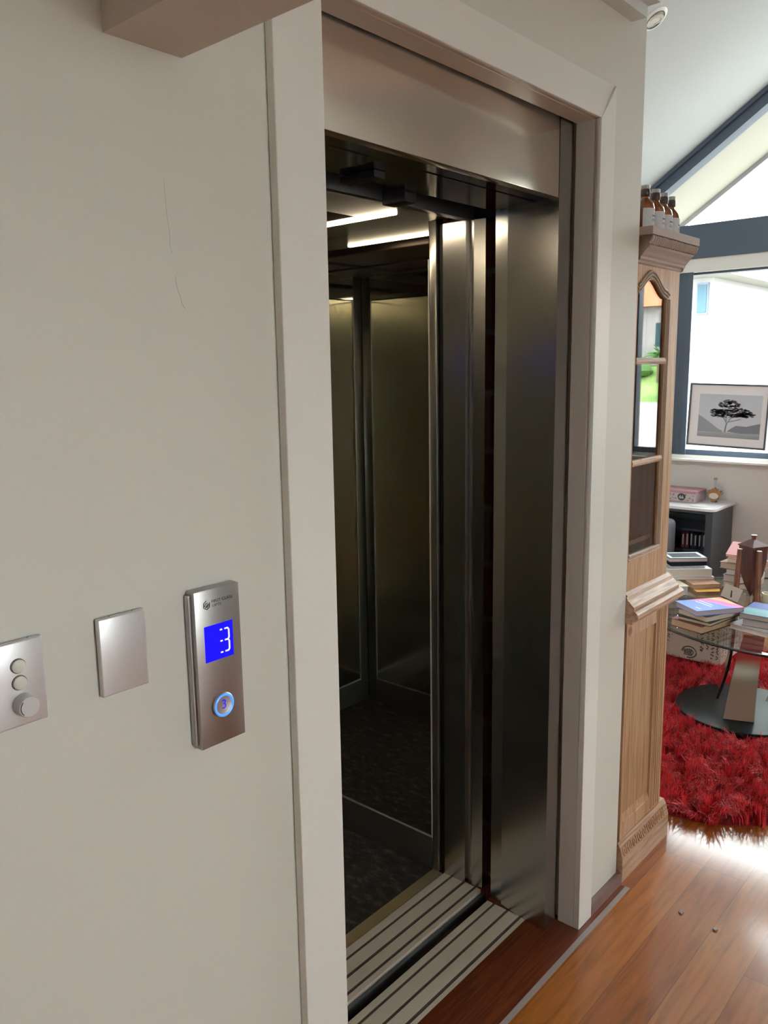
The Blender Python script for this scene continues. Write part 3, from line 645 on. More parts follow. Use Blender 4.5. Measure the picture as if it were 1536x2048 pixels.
for cy_, cz_, ry, rz_, n_ in ((.985, 1.325, .075, .030, 70), (1.06, 1.262, .060, .030, 60), (.93, 1.27, .10, .032, 110), (.86, 1.255, .05, .02, 40), (1.0, 1.26, .09, .028, 60)):
    for _ in range(n_):
        a = rnd.random()*2*PI; q_ = math.sqrt(rnd.random()); y = cy_+ry*q_*math.cos(a); z = cz_+rz_*q_*math.sin(a); s_ = .004+.006*rnd.random()
        b.prism([(y+s_*math.cos(t)*1.5, z+s_*.7*math.sin(t)) for t in [2*PI*i/6 for i in range(6)]], PX-.0006, PX-.0002, 'x', m=Rr)
obj('print_tree', b, g1, pr_)
for y in (.80, 1.18): b = B(); b.box(5.936, 6.03, y, y+.012, z1-.03, z1-.02); obj('hanging_bracket', b, darkalu, fr)

# ------------------------------------------------------------------ dark low cabinet under the window, with what stands on it
tv = thing('media_cabinet', 'dark slate low cabinet with white top and glass door, against the window wall', 'cabinet', (5.79, 1.35, 0))
slate = mat('slate_lacquer', (.06, .075, .09), .4)
b = B(); b.box(5.58, 5.985, .937, .96, 0, .612); b.box(5.58, 5.985, 1.74, 1.76, 0, .612); b.box(5.965, 5.985, .96, 1.74, 0, .612); b.box(5.58, 5.965, .96, 1.74, 0, .05); b.box(5.58, 5.965, .96, 1.74, .59, .612); b.box(5.58, 5.60, .96, .985, .05, .59); b.box(5.58, 5.60, 1.35, 1.375, .05, .59)
obj('carcass', b, slate, tv)
b = B(); b.box(5.60, 5.96, .961, 1.739, .31, .328); b.box(5.60, 5.96, .961, 1.739, .46, .474); obj('shelf', b, slate, tv)
b = B(); cxs = []
for i in range(7):
    a = PI/2*i/6; cxs.append((5.56+.05-.05*math.sin(a), .920+.05-.05*math.cos(a)))
b.prism(cxs+[(5.56, 1.77), (5.995, 1.77), (5.995, .920)], .6125, .6295, 'z'); obj('worktop', b, mat('white_top', (.70, .70, .72), .35), tv)
b = B(); b.box(5.573, 5.579, .985, 1.36, .06, .585); gd = obj('glass_door', b, smokeglass, tv)
bk_cols = [((.28, .05, .05), 'dark red'), ((.22, .04, .045), 'deep red'), ((.05, .05, .06), 'black'), ((.06, .06, .07), 'charcoal'), ((.04, .045, .06), 'blue-black'), ((.07, .065, .07), 'brown-black')]
pagem = mat('book_pages', (.66, .60, .50), .8); pagel = mat('book_pages_light', (.72, .69, .65), .8)
CM = {}
def cm(c, rough=.6):
    k = tuple(round(x, 3) for x in c)
    if k not in CM: CM[k] = mat('cover_'+'_'.join(str(int(x*255)) for x in k), c, rough, spec=.2)
    return CM[k]
for i, (c_, nm) in enumerate(bk_cols):
    y = 1.155-.029*i; h = .125+.006*((i*7) % 3)
    t = thing('standing_book', nm+' book number %s from the left standing inside the dark cabinet' % ['one', 'two', 'three', 'four', 'five', 'six'][i], 'book', (5.70, y, .328), 0, 'books inside the dark cabinet')
    t['label'] = '%s spined book, %s of six standing behind the cabinet glass' % (nm, ['leftmost', 'second from left', 'third from left', 'fourth from left', 'fifth from left', 'rightmost'][i])
    b = B(); b.box(5.64, 5.72, y-.012, y+.012, .3285, .3285+h*.92); obj('cover', b, cm(c_), t, bevel=.001, seg=1)
    b = B(); b.box(5.6395, 5.64, y-.004, y+.004, .35, .33+h*.75); obj('spine_title', b, mat('title_white', (.6, .6, .6), .6) if 'title_white' not in MAT else MAT['title_white'], t)
tin = thing('tin_box', 'pinkish printed metal box with a dark 66 shield, on the white cabinet top', 'box', (5.86, 1.25, .63))
b = B(); b.rbox(5.755, 5.955, 1.125, 1.42, .6297, .700, .005); obj('box_body', b, mat('printed_tin', (.45, .36, .36), .5, bscale=35), tin)
b = B(); b.rbox(5.75, 5.96, 1.12, 1.425, .697, .716, .006); obj('lid', b, mat('pink_lid', (.42, .20, .23), .4), tin)
b = B(); b.prism([(1.225+.030*math.cos(a)*(1 if math.sin(a) > 0 else .9), .668+.026*math.sin(a)) for a in [2*PI*i/16 for i in range(16)]], 5.7535, 5.7548, 'x'); sh = obj('shield', b, mat('shield_dark', (.05, .05, .055), .5), tin)
FX = Matrix(((0, 0, -1, 0), (-1, 0, 0, 0), (0, 1, 0, 0), (0, 0, 0, 1)))     # text facing -x
b = B(); b.mesh(text_mesh('66', .034, .0003), T((5.7532, 1.225, .667)) @ FX); obj('numerals', b, MAT['label_paper'], sh)
b = B(); rnd = random.Random(5)
for i in range(26):
    y = 1.135+rnd.random()*.27; z = .64+.055*rnd.random()
    if abs(y-1.225) < .035 and z > .642: continue
    b.box(5.7538, 5.7548, y, y+.006+.012*rnd.random(), z, z+.004+.003*rnd.random())
obj('print_marks', b, mat('print_plum', (.17, .10, .11), .6), tin)
sy = thing('syrup_bottle', 'clear long-necked bottle with maple-leaf shaped amber body, beside the tin box', 'bottle', (5.90, 1.042, .63))
def leaf(b, x0, x1, cy, cz, s):
    pts = [(0, 1.0), (.13, .72), (.36, .82), (.33, .5), (.62, .58), (.80, .62), (.74, .38), (1.0, .22), (.68, .05), (.72, -.18), (.5, -.2), (.46, -.55), (.2, -.72), (.2, -.9)]
    P_ = pts+[(-x, y) for x, y in pts[::-1][:-1]]
    b.prism([(cy-x*s, cz+y*s) for x, y in P_], x0, x1, 'x')
b = B(); leaf(b, 5.882, 5.918, 1.042, .680, .056); obj('bottle_body', b, mat('syrup_amber', (.36, .16, .05), .25, coat=.4), sy, bevel=.002)
b = B(); b.lathe([(.022, 0), (.024, .003), (.018, .008), (0, .008)], (5.90, 1.042, .6297), 20); obj('foot', b, tumbler, sy, smooth=True)
b = B(); b.lathe([(.009, 0), (.009, .045), (.011, .05), (.011, .053), (0, .053)], (5.90, 1.042, .736), 16); obj('neck', b, tumbler, sy, smooth=True)
b = B(); b.lathe([(0, 0), (.0125, 0), (.0125, .015), (0, .016)], (5.90, 1.042, .789), 16); obj('cap', b, mat('cap_olive', (.34, .31, .24), .5), sy, smooth=True)
b = B(); b.lathe([(0, 0), (1, 0), (1, .001), (0, .001)], m=T((5.8805, 1.042, .675)) @ Matrix.Rotation(-PI/2, 4, 'Y') @ Matrix.Diagonal((.022, .033, 1, 1)), seg=28); lb_ = obj('oval_label', b, mat('label_cream', (.66, .60, .48), .6), sy)
ma = obj('paper_coaster', B().prism([(5.66+.045*math.cos(a)*(1+.12*math.cos(5*a)), 1.06+.07*math.sin(a)*(1+.08*math.cos(3*a))) for a in [2*PI*i/28 for i in range(28)]], .6297, .6345, 'z'), mat('coaster_cream', (.62, .63, .58), .7), bevel=.0008, seg=1)
tag(ma, 'cream shaped coaster with dark edge lying in front of the syrup bottle', 'coaster')

# grey armchair behind the cabinet edge
ch = thing('armchair', 'dark grey upholstered armchair mostly hidden behind the pine cabinet', 'armchair', (5.15, 1.66, 0))
fab = mat('grey_fabric', (.075, .075, .085), .8)
b = B(); b.rbox(4.95, 5.5, 1.25, 2.06, .12, .42, .04); obj('seat', b, fab, ch, smooth=True)
b = B(); b.rbox(4.90, 5.50, 1.215, 1.33, .10, .56, .04); obj('arm', b, fab, ch, smooth=True)
b = B(); b.rbox(4.90, 5.50, 2.0, 2.12, .10, .56, .04); obj('arm', b, fab, ch, smooth=True)
b = B(); b.rbox(5.36, 5.52, 1.25, 2.06, .30, .54, .04); obj('backrest', b, fab, ch, smooth=True)
for x, y in ((4.95, 1.26), (5.45, 1.26), (4.95, 2.06), (5.45, 2.06)): b = B(); b.box(x-.02, x+.02, y-.02, y+.02, 0, .12); obj('leg', b, black, ch)
ch.location.y -= .07

# ------------------------------------------------------------------ red shag rug
def rug():
    rng = np.random.default_rng(11)
    x0, x1, y0, y1, r = 2.70, 4.62, -.334, 1.35, .40
    def inside(x, y):
        dx = np.maximum(np.maximum(x0+r-x, x-(x1-r)), 0); dy = np.maximum(np.maximum(y0+r-y, y-(y1-r)), 0); return dx*dx+dy*dy < r*r
    sp = .036; gx, gy = np.meshgrid(np.arange(x0, x1, sp), np.arange(y0, y1, sp)); gx = gx.ravel()+rng.normal(0, .006, gx.size); gy = gy.ravel()+rng.normal(0, .006, gy.size)
    k = inside(gx, gy) & (gy < 1.05) & ((gx-3.715)**2+(gy-.115)**2 > .288**2) & ~((gx > 4.20) & (gx < 4.50) & (gy > .40)); gx, gy = gx[k], gy[k]
    per = 44; n = gx.size*per
    tx = np.repeat(gx, per); ty = np.repeat(gy, per)
    lean = np.repeat(rng.uniform(0, 2*PI, gx.size), per)+rng.normal(0, .55, n); la = np.abs(np.repeat(rng.normal(.8, .4, gx.size), per)+rng.normal(0, .22, n))
    L = rng.uniform(.040, .078, n); wd = rng.uniform(.0012, .0024, n)
    bx = tx+rng.normal(0, .0085, n); by = ty+rng.normal(0, .0085, n)
    ns = 4; V = np.zeros((n, ns*2, 3)); cx, cy, cz = bx.copy(), by.copy(), np.full(n, .004)
    side = lean+PI/2+rng.normal(0, .5, n); dxs, dys = np.cos(side)*wd, np.sin(side)*wd
    ang = la*.35
    for s in range(ns):
        tw = 1-.55*(s/(ns-1))**2
        V[:, 2*s, 0] = cx-dxs*tw; V[:, 2*s, 1] = cy-dys*tw; V[:, 2*s, 2] = cz
        V[:, 2*s+1, 0] = cx+dxs*tw; V[:, 2*s+1, 1] = cy+dys*tw; V[:, 2*s+1, 2] = cz
        st = L/(ns-1); cx = cx+np.cos(lean)*np.sin(ang)*st; cy = cy+np.sin(lean)*np.sin(ang)*st; cz = np.maximum(cz+np.cos(ang)*st, .003); ang = ang+la*.55; lean = lean+rng.normal(0, .2, n)
    V = V.reshape(-1, 3)
    base = (np.arange(n)*ns*2)[:, None, None]
    q = np.array([[2*s, 2*s+1, 2*s+3, 2*s+2] for s in range(ns-1)])[None]
    F = (base+q).reshape(-1, 4)
    me = bpy.data.meshes.new('shag_rug'); me.vertices.add(len(V)); me.vertices.foreach_set('co', V.astype(np.float32).ravel())
    me.loops.add(F.size); me.loops.foreach_set('vertex_index', F.astype(np.int32).ravel())
    me.polygons.add(len(F)); me.polygons.foreach_set('loop_start', (np.arange(len(F))*4).astype(np.int32)); me.polygons.foreach_set('loop_total', np.full(len(F), 4, np.int32))
    me.update(); me.validate()
    m = mat('red_shag', (.55, .012, .02), .55, spec=.35); n_, l, b_ = nodes(m)
    g = n_.new('ShaderNodeNewGeometry'); nz = n_.new('ShaderNodeTexNoise'); nz.inputs['Scale'].default_value = 26; l.new(g.outputs['Position'], nz.inputs[0])
    rp = ramp(n_, [(.3, (.30, .002, .008)), (.5, (.62, .008, .022)), (.68, (.85, .03, .045))]); l.new(nz.outputs[0], rp.inputs[0]); l.new(rp.outputs[0], b_.inputs['Base Color'])
    b_.inputs['Sheen Weight'].default_value = .2
    me.materials.append(m)
    o = bpy.data.objects.new('shag_rug', me); COL.objects.link(o); tag(o, 'red shaggy rug under the round glass table', 'rug'); o['kind'] = 'stuff'
    def rr(d):
        P_ = []
        for cx_, cy_, a0 in ((x1-r, y1-r, 0), (x0+r, y1-r, PI/2), (x0+r, y0+r, PI), (x1-r, y0+r, 1.5*PI)):
            P_ += [(cx_+(r-d)*math.cos(a0+PI/2*i/8), cy_+(r-d)*math.sin(a0+PI/2*i/8)) for i in range(9)]
        return P_
    b = B(); b.prism(rr(.006), .0005, .006, 'z'); obj('rug_backing', b, mat('rug_backing', (.22, .005, .01), .9), o)
rug()
# crumbs of dirt on the boards
for i, (x, y, lab) in enumerate(((2.203, -.195, 'small grey chip lying on the floorboards nearer the cabinet'), (2.192, -.298, 'small grey chip lying on the floorboards farther from the cabinet'))):
    o = obj('floor_chip', B().prism([(x-.008, y-.004), (x+.004, y-.007), (x+.010, y+.002), (x-.002, y+.006)], 0.0002, .004, 'z'), mat('chip_grey%d' % i, (.34, .29, .25), .8)); tag(o, lab, 'debris', 'chips on the floorboards')

# ------------------------------------------------------------------ printed fabric ottoman
ot = thing('ottoman', 'box ottoman in beige fabric printed with black script, on the red rug', 'ottoman', (4.36, .58, 0))
b = B(); b.rbox(4.18, 4.52, .376, .80, .05, .325, .008); obj('box_body', b, mat('beige_canvas', (.42, .34, .29), .85, bump=.2, bscale=900), ot)
for x, y in ((4.21, .41), (4.49, .41), (4.21, .76), (4.49, .76)): b = B(); b.box(x-.02, x+.02, y-.02, y+.02, .006, .05); obj('leg', b, black, ot)
b = B(); b.rbox(4.175, 4.525, .371, .805, .325, .375, .008); obj('lid', b, MAT['beige_canvas'], ot)
b = B(); rnd = random.Random(9)
def scrawl(yc, zlo, zhi, amp, r, front=True):
    z = zhi; pts = []; ph = rnd.random()*6
    while z > zlo:
        o_ = amp*math.sin(ph)+amp*.5*math.sin(ph*2.3); pts.append((4.1795, yc+o_, z) if front else (yc+o_, .3755, z)); ph += .9+.5*rnd.random(); z -= .0030
        if rnd.random() < .13 and len(pts) > 3: b.tube(pts, r, 4); pts = []; z -= .006
    if len(pts) > 2: b.tube(pts, r, 4)
for yc, zl, zh, am, r_ in ((.78, .07, .32, .004, .0009), (.745, .10, .32, .008, .0012), (.70, .20, .31, .010, .0009), (.655, .13, .30, .007, .0010), (.635, .17, .31, .0008, .0007), (.545, .20, .30, .0008, .0007), (.575, .24, .30, .004, .0007), (.475, .10, .30, .008, .0016), (.445, .12, .31, .006, .0012), (.42, .08, .28, .007, .0014), (.395, .07, .31, .004, .0012), (.68, .06, .11, .012, .0012), (.50, .17, .30, .0008, .0014)): scrawl(yc, zl, zh, am, r_*1.9)
for rr_ in (.040, .036, .022): b.tube([(4.1795, .54+rr_*math.cos(a), .095+rr_*.8*math.sin(a)) for a in [2*PI*i/24 for i in range(20)]], .0016, 4)
for k in range(5): b.tube([(4.1795, .525+.01*k, .075), (4.1795, .532+.008*k, .09+.01*(k % 2)), (4.1795, .528+.01*k, .11)], .0022, 4)
for xc in (4.21, 4.25, 4.30, 4.36, 4.42, 4.47): scrawl(xc, .08, .31, .007, .0013, False)
obj('printed_script', b, ink, ot)

# ------------------------------------------------------------------ round glass table
TX, TY, TR, TZ = 4.09, .03, .685, .43
tb = thing('glass_table', 'low round glass coffee table with steel legs on a black round base', 'table', (3.9, .05, 0))
b = B(); b.lathe([(0, 0), (TR-.002, 0), (TR, .003), (TR, .009), (TR-.002, .012), (0, .012)], (TX, TY, TZ-.012), 96); obj('glass_top', b, tabglass, tb, smooth=True)
b = B(); b.tube([(TX+TR*math.cos(a), TY+TR*math.sin(a), TZ-.006) for a in [2*PI*i/96 for i in range(96)]], .0058, 6, True); obj('glass_edge', b, mat('dark_green_edge', (.015, .03, .028), .1), tb, smooth=True)
b = B(); b.lathe([(0, 0), (.285, 0), (.288, .003), (.288, .010), (.285, .013), (0, .013)], (3.715, .115, .040), 72); obj('round_base', b, blackg, tb, smooth=True)
brl = mat('leg_steel', (.55, .52, .48), .2, 1.0)
def curved_leg(bot, top, wb, wt, dirv, bulge):
    b = B(); N = 14; bot = Vector(bot); top = Vector(top); d = Vector((dirv[0], dirv[1], 0)).normalized(); nv = Vector((-d.y, d.x, 0)); bm = b.bm; rings = []
    for i in range(N+1):
        t = i/N; c_ = bot.lerp(top, t)+nv*bulge*math.sin(PI*t); w_ = (wb+(wt-wb)*t)/2
        rings.append([bm.verts.new(c_+d*w_*s1+nv*s2*.006) for s1, s2 in ((-1, -1), (1, -1), (1, 1), (-1, 1))])
    for a, c_ in zip(rings, rings[1:]):
        for k in range(4): bm.faces.new((a[k], a[(k+1) % 4], c_[(k+1) % 4], c_[k]))
    bm.faces.new(rings[0][::-1]); bm.faces.new(rings[-1]); return b
obj('leg', curved_leg((3.565, .085, .053), (3.665, .07, .418), .126, .085, (.35, -.94), .055), brl, tb, smooth=True)
obj('leg', curved_leg((3.80, .26, .053), (3.70, .17, .418), .12, .09, (.94, .35), -.012), brl, tb, smooth=True)
obj('leg', curved_leg((3.86, .00, .053), (4.28, -.06, .418), .12, .09, (.2, .98), -.012), brl, tb, smooth=True)

# ------------------------------------------------------------------ books
def book(x, y, z, w, d, h, rz, cover, label, pages=None, tilt=None, group='books on the glass table', name='book'):
    """spine on +x; w across from spine to fore-edge, d along the spine"""
    t = thing(name, label, 'book', (x, y, z), rz, group)
    c = .0022
    b = B(); b.box(-w/2, w/2, -d/2, d/2, 0, c); b.box(-w/2, w/2, -d/2, d/2, h-c, h); b.box(w/2-c, w/2, -d/2, d/2, c, h-c)
    m_ = cover if isinstance(cover, bpy.types.Material) else cm(cover)
    cv = obj('cover', b, m_, t, local=True)
    b = B(); b.box(-w/2+.004, w/2-c, -d/2+.004, d/2-.004, c, h-c); obj('page_block', b, pages or pagem, t, local=True)
    if tilt: t.rotation_euler = tilt
    return t, cv
def grad_cover():
    m = mat('cover_blue_pink', (.3, .4, .8), .6, spec=.25); n, l, bs = nodes(m); tc = n.new('ShaderNodeTexCoord'); sx = n.new('ShaderNodeSeparateXYZ'); l.new(tc.outputs['Generated'], sx.inputs[0])
    nz = n.new('ShaderNodeTexNoise'); nz.inputs['Scale'].default_value = 2.2; l.new(tc.outputs['Generated'], nz.inputs[0])
    v = mathn(n, l, 'ADD', mathn(n, l, 'ADD', mathn(n, l, 'MULTIPLY', sx.outputs[0], .62), mathn(n, l, 'MULTIPLY', sx.outputs[1], .30)), mathn(n, l, 'MULTIPLY', nz.outputs[0], .22))
    r = ramp(n, [(.0, (.22, .34, .72)), (.60, (.18, .28, .70)), (.66, (.70, .20, .52)), (.78, (.80, .15, .40)), (.86, (.85, .52, .20)), (1, (.75, .08, .16))]); l.new(v, r.inputs[0]); l.new(r.outputs[0], bs.inputs['Base Color']); return m
def teal_cover():
    m = mat('cover_teal_navy', (.1, .3, .4), .6, spec=.2); n, l, bs = nodes(m); tc = n.new('ShaderNodeTexCoord'); sx = n.new('ShaderNodeSeparateXYZ'); l.new(tc.outputs['Generated'], sx.inputs[0])
    r = ramp(n, [(.0, (.06, .22, .26)), (.35, (.11, .30, .34)), (.50, (.10, .27, .34)), (.52, (.04, .10, .30)), (1, (.06, .10, .34))]); l.new(sx.outputs[0], r.inputs[0]); l.new(r.outputs[0], bs.inputs['Base Color']); return m
zt = TZ+.0002
D = math.radians
# stack in front
G1 = 'books stacked at the front of the table'
book(3.648, .290, zt, .25, .165, .034, D(-15), (.16, .045, .06), 'thick tan-paged book at the bottom of the front stack', mat('pages_tan', (.52, .38, .23), .8), group=G1)
book(3.655, .270, zt+.0342, .24, .155, .016, D(-10), (.05, .06, .055), 'thin dark-covered book second from the bottom of the front stack', mat('pages_buff', (.56, .46, .30), .8), group=G1)
book(3.655, .268, zt+.0504, .22, .165, .026, D(-21), (.09, .10, .09), 'cream-paged paperback just under the blue and pink book', pagem, group=G1)
_, cv = book(3.650, .268, zt+.0766, .235, .170, .024, D(-36), grad_cover(), 'large blue and pink hardback on top of the front stack', mat('pages_lilac', (.50, .45, .50), .8), group=G1)
b = B()
for k, (u, v_, L_) in enumerate(((.000, .020, .085), (-.022, .012, .10), (-.09, -.03, .03))): b.box(u-.0035, u+.0035, v_-L_/2, v_+L_/2, .024, .0243, m=Matrix.Rotation(.15, 4, 'Z'))
o = obj('cover_title', b, mat('pale_blue_title', (.55, .66, .92), .4), cv, local=True)
# stack to the right
G2 = 'books stacked at the right of the table'
book(3.745, .010, zt, .225, .30, .022, D(-14), (.62, .63, .64), 'pale glossy picture book at the bottom of the right stack', pagel, group=G2)
book(3.775, .015, zt+.0222, .20, .235, .034, D(2), (.22, .17, .17), 'thick book under the teal and navy one', mat('pages_rosy', (.46, .40, .38), .8), group=G2)
_, cv = book(3.775, .018, zt+.0564, .215, .25, .024, D(0), teal_cover(), 'teal and navy hardback on top of the right stack', mat('pages_rosy2', (.45, .38, .37), .8), group=G2)
# back left stack
G3 = 'books stacked at the back left of the table'
z = zt
book(4.190, .487, z, .135, .16, .026, D(-47), (.62, .34, .06), 'orange hardback at the bottom of the back left stack', mat('pages_brown', (.36, .27, .20), .8), group=G3); z += .0262
book(4.232, .525, z, .145, .17, .024, D(-44), (.40, .22, .13), 'brown speckled book just above the orange one', mat('pages_mix', (.52, .40, .32), .8, bscale=60), group=G3); z += .0242
book(4.285, .625, z, .25, .19, .014, D(-50), (.60, .55, .53), 'thin white paperback in the middle of the back left stack', pagel, group=G3); z += .0142
book(4.285, .640, z, .25, .19, .040, D(-48), (.66, .65, .66), 'thickest cream-paged book in the back left stack', mat('pages_cream', (.62, .55, .47), .8), group=G3); z += .0422
book(4.285, .645, z, .20, .15, .005, D(-46), (.55, .56, .60), 'thin magazine under the black books', pagel, group=G3); z += .0052
book(4.310, .640, z, .19, .14, .022, D(-47), (.012, .014, .02), 'black book under the frame-covered one', cm((.02, .022, .03)), group=G3); z += .0222
_, cv = book(4.305, .640, z, .205, .145, .022, D(-49), (.014, .018, .028), 'black book with pale frame on its cover, topmost of the back left stack', mat('pages_rose_white', (.60, .52, .52), .8), group=G3)
b = B()
for a in ((-.096, .096, -.066, -.052), (-.096, .096, .052, .066), (-.096, -.080, -.052, .052), (.080, .096, -.052, .052)): b.box(*a, .022, .0226)
obj('cover_frame', b, mat('pale_blue_frame', (.50, .60, .66), .4), cv, local=True)
# leaning paperback
t, _ = book(4.085, .640, zt+.004, .20, .16, .046, 0, (.66, .60, .45), 'cream paperback lying open-edged beside the pine cabinet ledge', mat('pages_bluewhite', (.58, .60, .68), .8), group='books on the glass table')
t.rotation_euler = (0, 0, D(135)); t.location.z = zt; t.location.x = 4.082; t.location.y = .655
# stack behind the wooden ornament
G4 = 'books stacked behind the wooden ornament'
z = zt
for w_, d_, h_, rz, c_, pg, lab in ((.15, .20, .030, -90, (.42, .30, .20), pagem, 'tan book at the bottom of the stack behind the ornament'), (.15, .19, .034, -93, (.50, .42, .42), MAT['pages_rose_white'], 'rosy-paged book second from the bottom behind the ornament'), (.14, .18, .032, -88, (.10, .08, .07), pagel, 'dark-covered white-paged book in the stack behind the ornament'),
    (.18, .20, .034, -96, (.30, .18, .13), MAT['pages_mix'], 'widest brown-covered book in the stack behind the ornament'), (.14, .17, .024, -86, (.48, .28, .18), pagem, 'tan-covered book just under the pink one')):
    book(4.47, .375, z, w_, d_, h_, D(rz), c_, lab, pg, group=G4); z += h_+.0002
t, _ = book(4.475, .375, z+.012, .13, .165, .014, 0, (.80, .42, .45), 'pink-covered book tilted on top of the stack behind the ornament', pagem, group=G4)
t.rotation_euler = (0, D(-22), D(2)); t.location.z = z+.026
# stack at the photo's right edge
G5 = 'books at the far right of the table'
z = zt
for w_, d_, h_, rz, c_, pg, lab in ((.2, .22, .035, 5, (.36, .22, .15), pagem, 'brown book at the bottom of the far right stack'), (.19, .22, .03, -4, (.50, .45, .42), pagel, 'grey-beige book second in the far right stack'), (.19, .21, .034, 2, (.10, .11, .13), pagel, 'dark-covered book third in the far right stack'), (.17, .2, .02, 8, (.35, .42, .75), pagel, 'periwinkle blue book on top of the far right stack')):
    book(4.43, .065, z, w_, d_, h_, D(rz), c_, lab, pg, group=G5); z += h_+.0002
# lidded wooden ornament hanging between posts
ox, oy = 4.21, .258
orn = thing('wooden_ornament', 'reddish wooden lidded tapering box hung between round posts, on the glass table', 'ornament', (ox, oy, zt))
ang = [PI+.26+2*PI*i/4 for i in range(4)]
def pent(r, z): return [(ox+r*math.cos(a), oy+r*math.sin(a), z) for a in ang]
def loft(rs):
    b = B(); rings = [[b.bm.verts.new(p) for p in pent(r, z)] for r, z in rs]
    for a, c_ in zip(rings, rings[1:]):
        for k in range(4): b.bm.faces.new((a[k], a[(k+1) % 4], c_[(k+1) % 4], c_[k]))
    b.bm.faces.new(rings[0][::-1]); b.bm.faces.new(rings[-1]); return b
obj('tapered_box', loft([(.002, .447), (.030, .50), (.052, .56), (.064, .63), (.066, .704)]), plumwood, orn)
obj('lid', loft([(.072, .704), (.073, .708), (.018, .736), (.015, .738)]), plumwood, orn)
b = B(); b.lathe([(.011, .735), (.012, .752), (.014, .755), (.014, .760), (0, .762)], (ox, oy, 0), 16); obj('knob', b, redwood, orn, smooth=True)
for k, a in enumerate((PI*.78, PI*1.22, 0.0)):
    b = B(); px_, py_ = ox+.072*math.cos(a), oy+.072*math.sin(a); b.tube([(px_+.012*math.cos(a), py_+.012*math.sin(a), zt), (px_, py_, .692)], [.014, .0125], 18); po = obj('post', b, redwood, orn, smooth=True)
    b = B(); b.tube([(px_, py_, .51), (ox+.028*math.cos(a), oy+.028*math.sin(a), .515)], .002, 6); obj('hanging_peg', b, ink, po)
    b = B(); b.lathe([(0, 0), (.0125, 0), (.0115, .002), (0, .002)], (px_, py_, .692), 16); obj('post_end', b, pagel, po, smooth=True)
# small tilted card on a wedge, green marker, patterned mug
cd = thing('card_holder', 'beige card with a black mark leaning on a small dark wedge', 'card', (4.07, .318, zt), D(28))
b = B(); b.box(-.004, .0, -.043, .043, .0, .078, m=Matrix.Rotation(D(42), 4, 'Y') @ Matrix.Rotation(D(24), 4, 'X')); c_o = obj('card', b, mat('beige_card', (.50, .43, .36), .7), cd, local=True)
b = B(); b.box(-.0052, -.004, -.012, -.006, .012, .050, m=Matrix.Rotation(D(42), 4, 'Y') @ Matrix.Rotation(D(10), 4, 'X')); obj('card_mark', b, ink, c_o, local=True)
b = B(); b.prism([(.006, 0), (.05, 0), (.05, .042)], -.035, .035, 'y'); obj('wedge', b, redwood, cd, local=True)
cd.location.z = zt+.018
mk = thing('marker_pen', 'short lime green marker lying beside the card', 'pen', (4.0, .205, zt))
b = B(); b.tube([(3.985, .222, zt+.0075), (4.005, .19, zt+.0075)], .0075, 14); obj('barrel', b, mat('lime', (.42, .62, .10), .4), mk, smooth=True)
b = B(); b.tube([(4.005, .19, zt+.0075), (4.014, .175, zt+.0075)], .006, 14); obj('cap', b, pagel, mk, smooth=True)
mg = thing('patterned_mug', 'small pale mug with blue-green pattern beside the ornament post', 'mug', (4.17, .165, zt))
def mugm():
    m = mat('mug_glaze', (.6, .6, .5), .3); n, l, bs = nodes(m); vo = n.new('ShaderNodeTexVoronoi'); vo.inputs['Scale'].default_value = 45; tc = n.new('ShaderNodeTexCoord'); l.new(tc.outputs['Object'], vo.inputs[0])
    r = ramp(n, [(.2, (.25, .42, .42)), (.4, (.62, .62, .50)), (.7, (.66, .60, .42))]); l.new(vo.outputs[0], r.inputs[0]); l.new(r.outputs[0], bs.inputs['Base Color']); return m
b = B(); b.lathe([(0, 0), (.024, 0), (.027, .004), (.027, .055), (.0245, .055), (.024, .006), (0, .005)], (4.17, .165, zt), 24); obj('cup', b, mugm(), mg, smooth=True)
b = B(); b.tube([(4.17+.004, .165-.026-.014*math.sin(PI*i/8), zt+.012+.032*i/8) for i in range(9)], .0032, 8); obj('handle', b, MAT['mug_glaze'], mg, smooth=True)

# ------------------------------------------------------------------ outside
conc = mat('pale_ground', (.27, .26, .24), .9)
b = B(); b.box(-40, 90, -90, 90, -6.3, -6.0); struct('ground', b, conc)
def house(name, label, x0, x1, y0, y1, z1, wm, wins, roof=None):
    h = thing(name, label, 'house', ((x0+x1)/2, (y0+y1)/2, -6))
    obj('wall', B().box(x0, x1, y0, y1, -6, z1), wm, h)
    for (ya, yb, za, zb) in wins:
        w_ = obj('window', B().box(x0-.05, x0+.02, ya, yb, za, zb), darkalu, h)
        obj('pane', B().box(x0-.07, x0-.05, ya+.03, yb-.03, za+.04, zb-.04), mat('sky_pane', (.035, .075, .10), .35, spec=.15) if 'sky_pane' not in MAT else MAT['sky_pane'], w_)
    if roof == 'flat': obj('eaves', B().box(x0-.5, x1+.5, y0-.5, y1+.5, z1, z1+.18), MAT['cream_soffit'], h)
    if roof == 'hip':
        b = B(); cx_, cy_ = (x0+x1)/2, (y0+y1)/2; e = .6
        vs = [b.bm.verts.new(p) for p in ((x0-e, y0-e, z1), (x1+e, y0-e, z1), (x1+e, y1+e, z1), (x0-e, y1+e, z1), (cx_, y0+3, z1+2.2), (cx_, y1-3, z1+2.2))]
        for f in ((0, 1, 4), (1, 2, 5, 4), (2, 3, 5), (3, 0, 4, 5), (3, 2, 1, 0)): b.bm.faces.new([vs[i] for i in f])
        obj('roof', b, mat('terracotta_tiles', (.55, .16, .07), .8, bscale=8), h)
    return h
white = mat('white_render', (.25, .25, .245), .8)
house('house', 'white rendered two-storey house beyond the window, nearer the shutter', 18, 26, 5.45, 12, 3.42, white, ((5.54, 5.79, 2.66, 3.32), (7.5, 9, 1.5, 3.2)), 'flat')
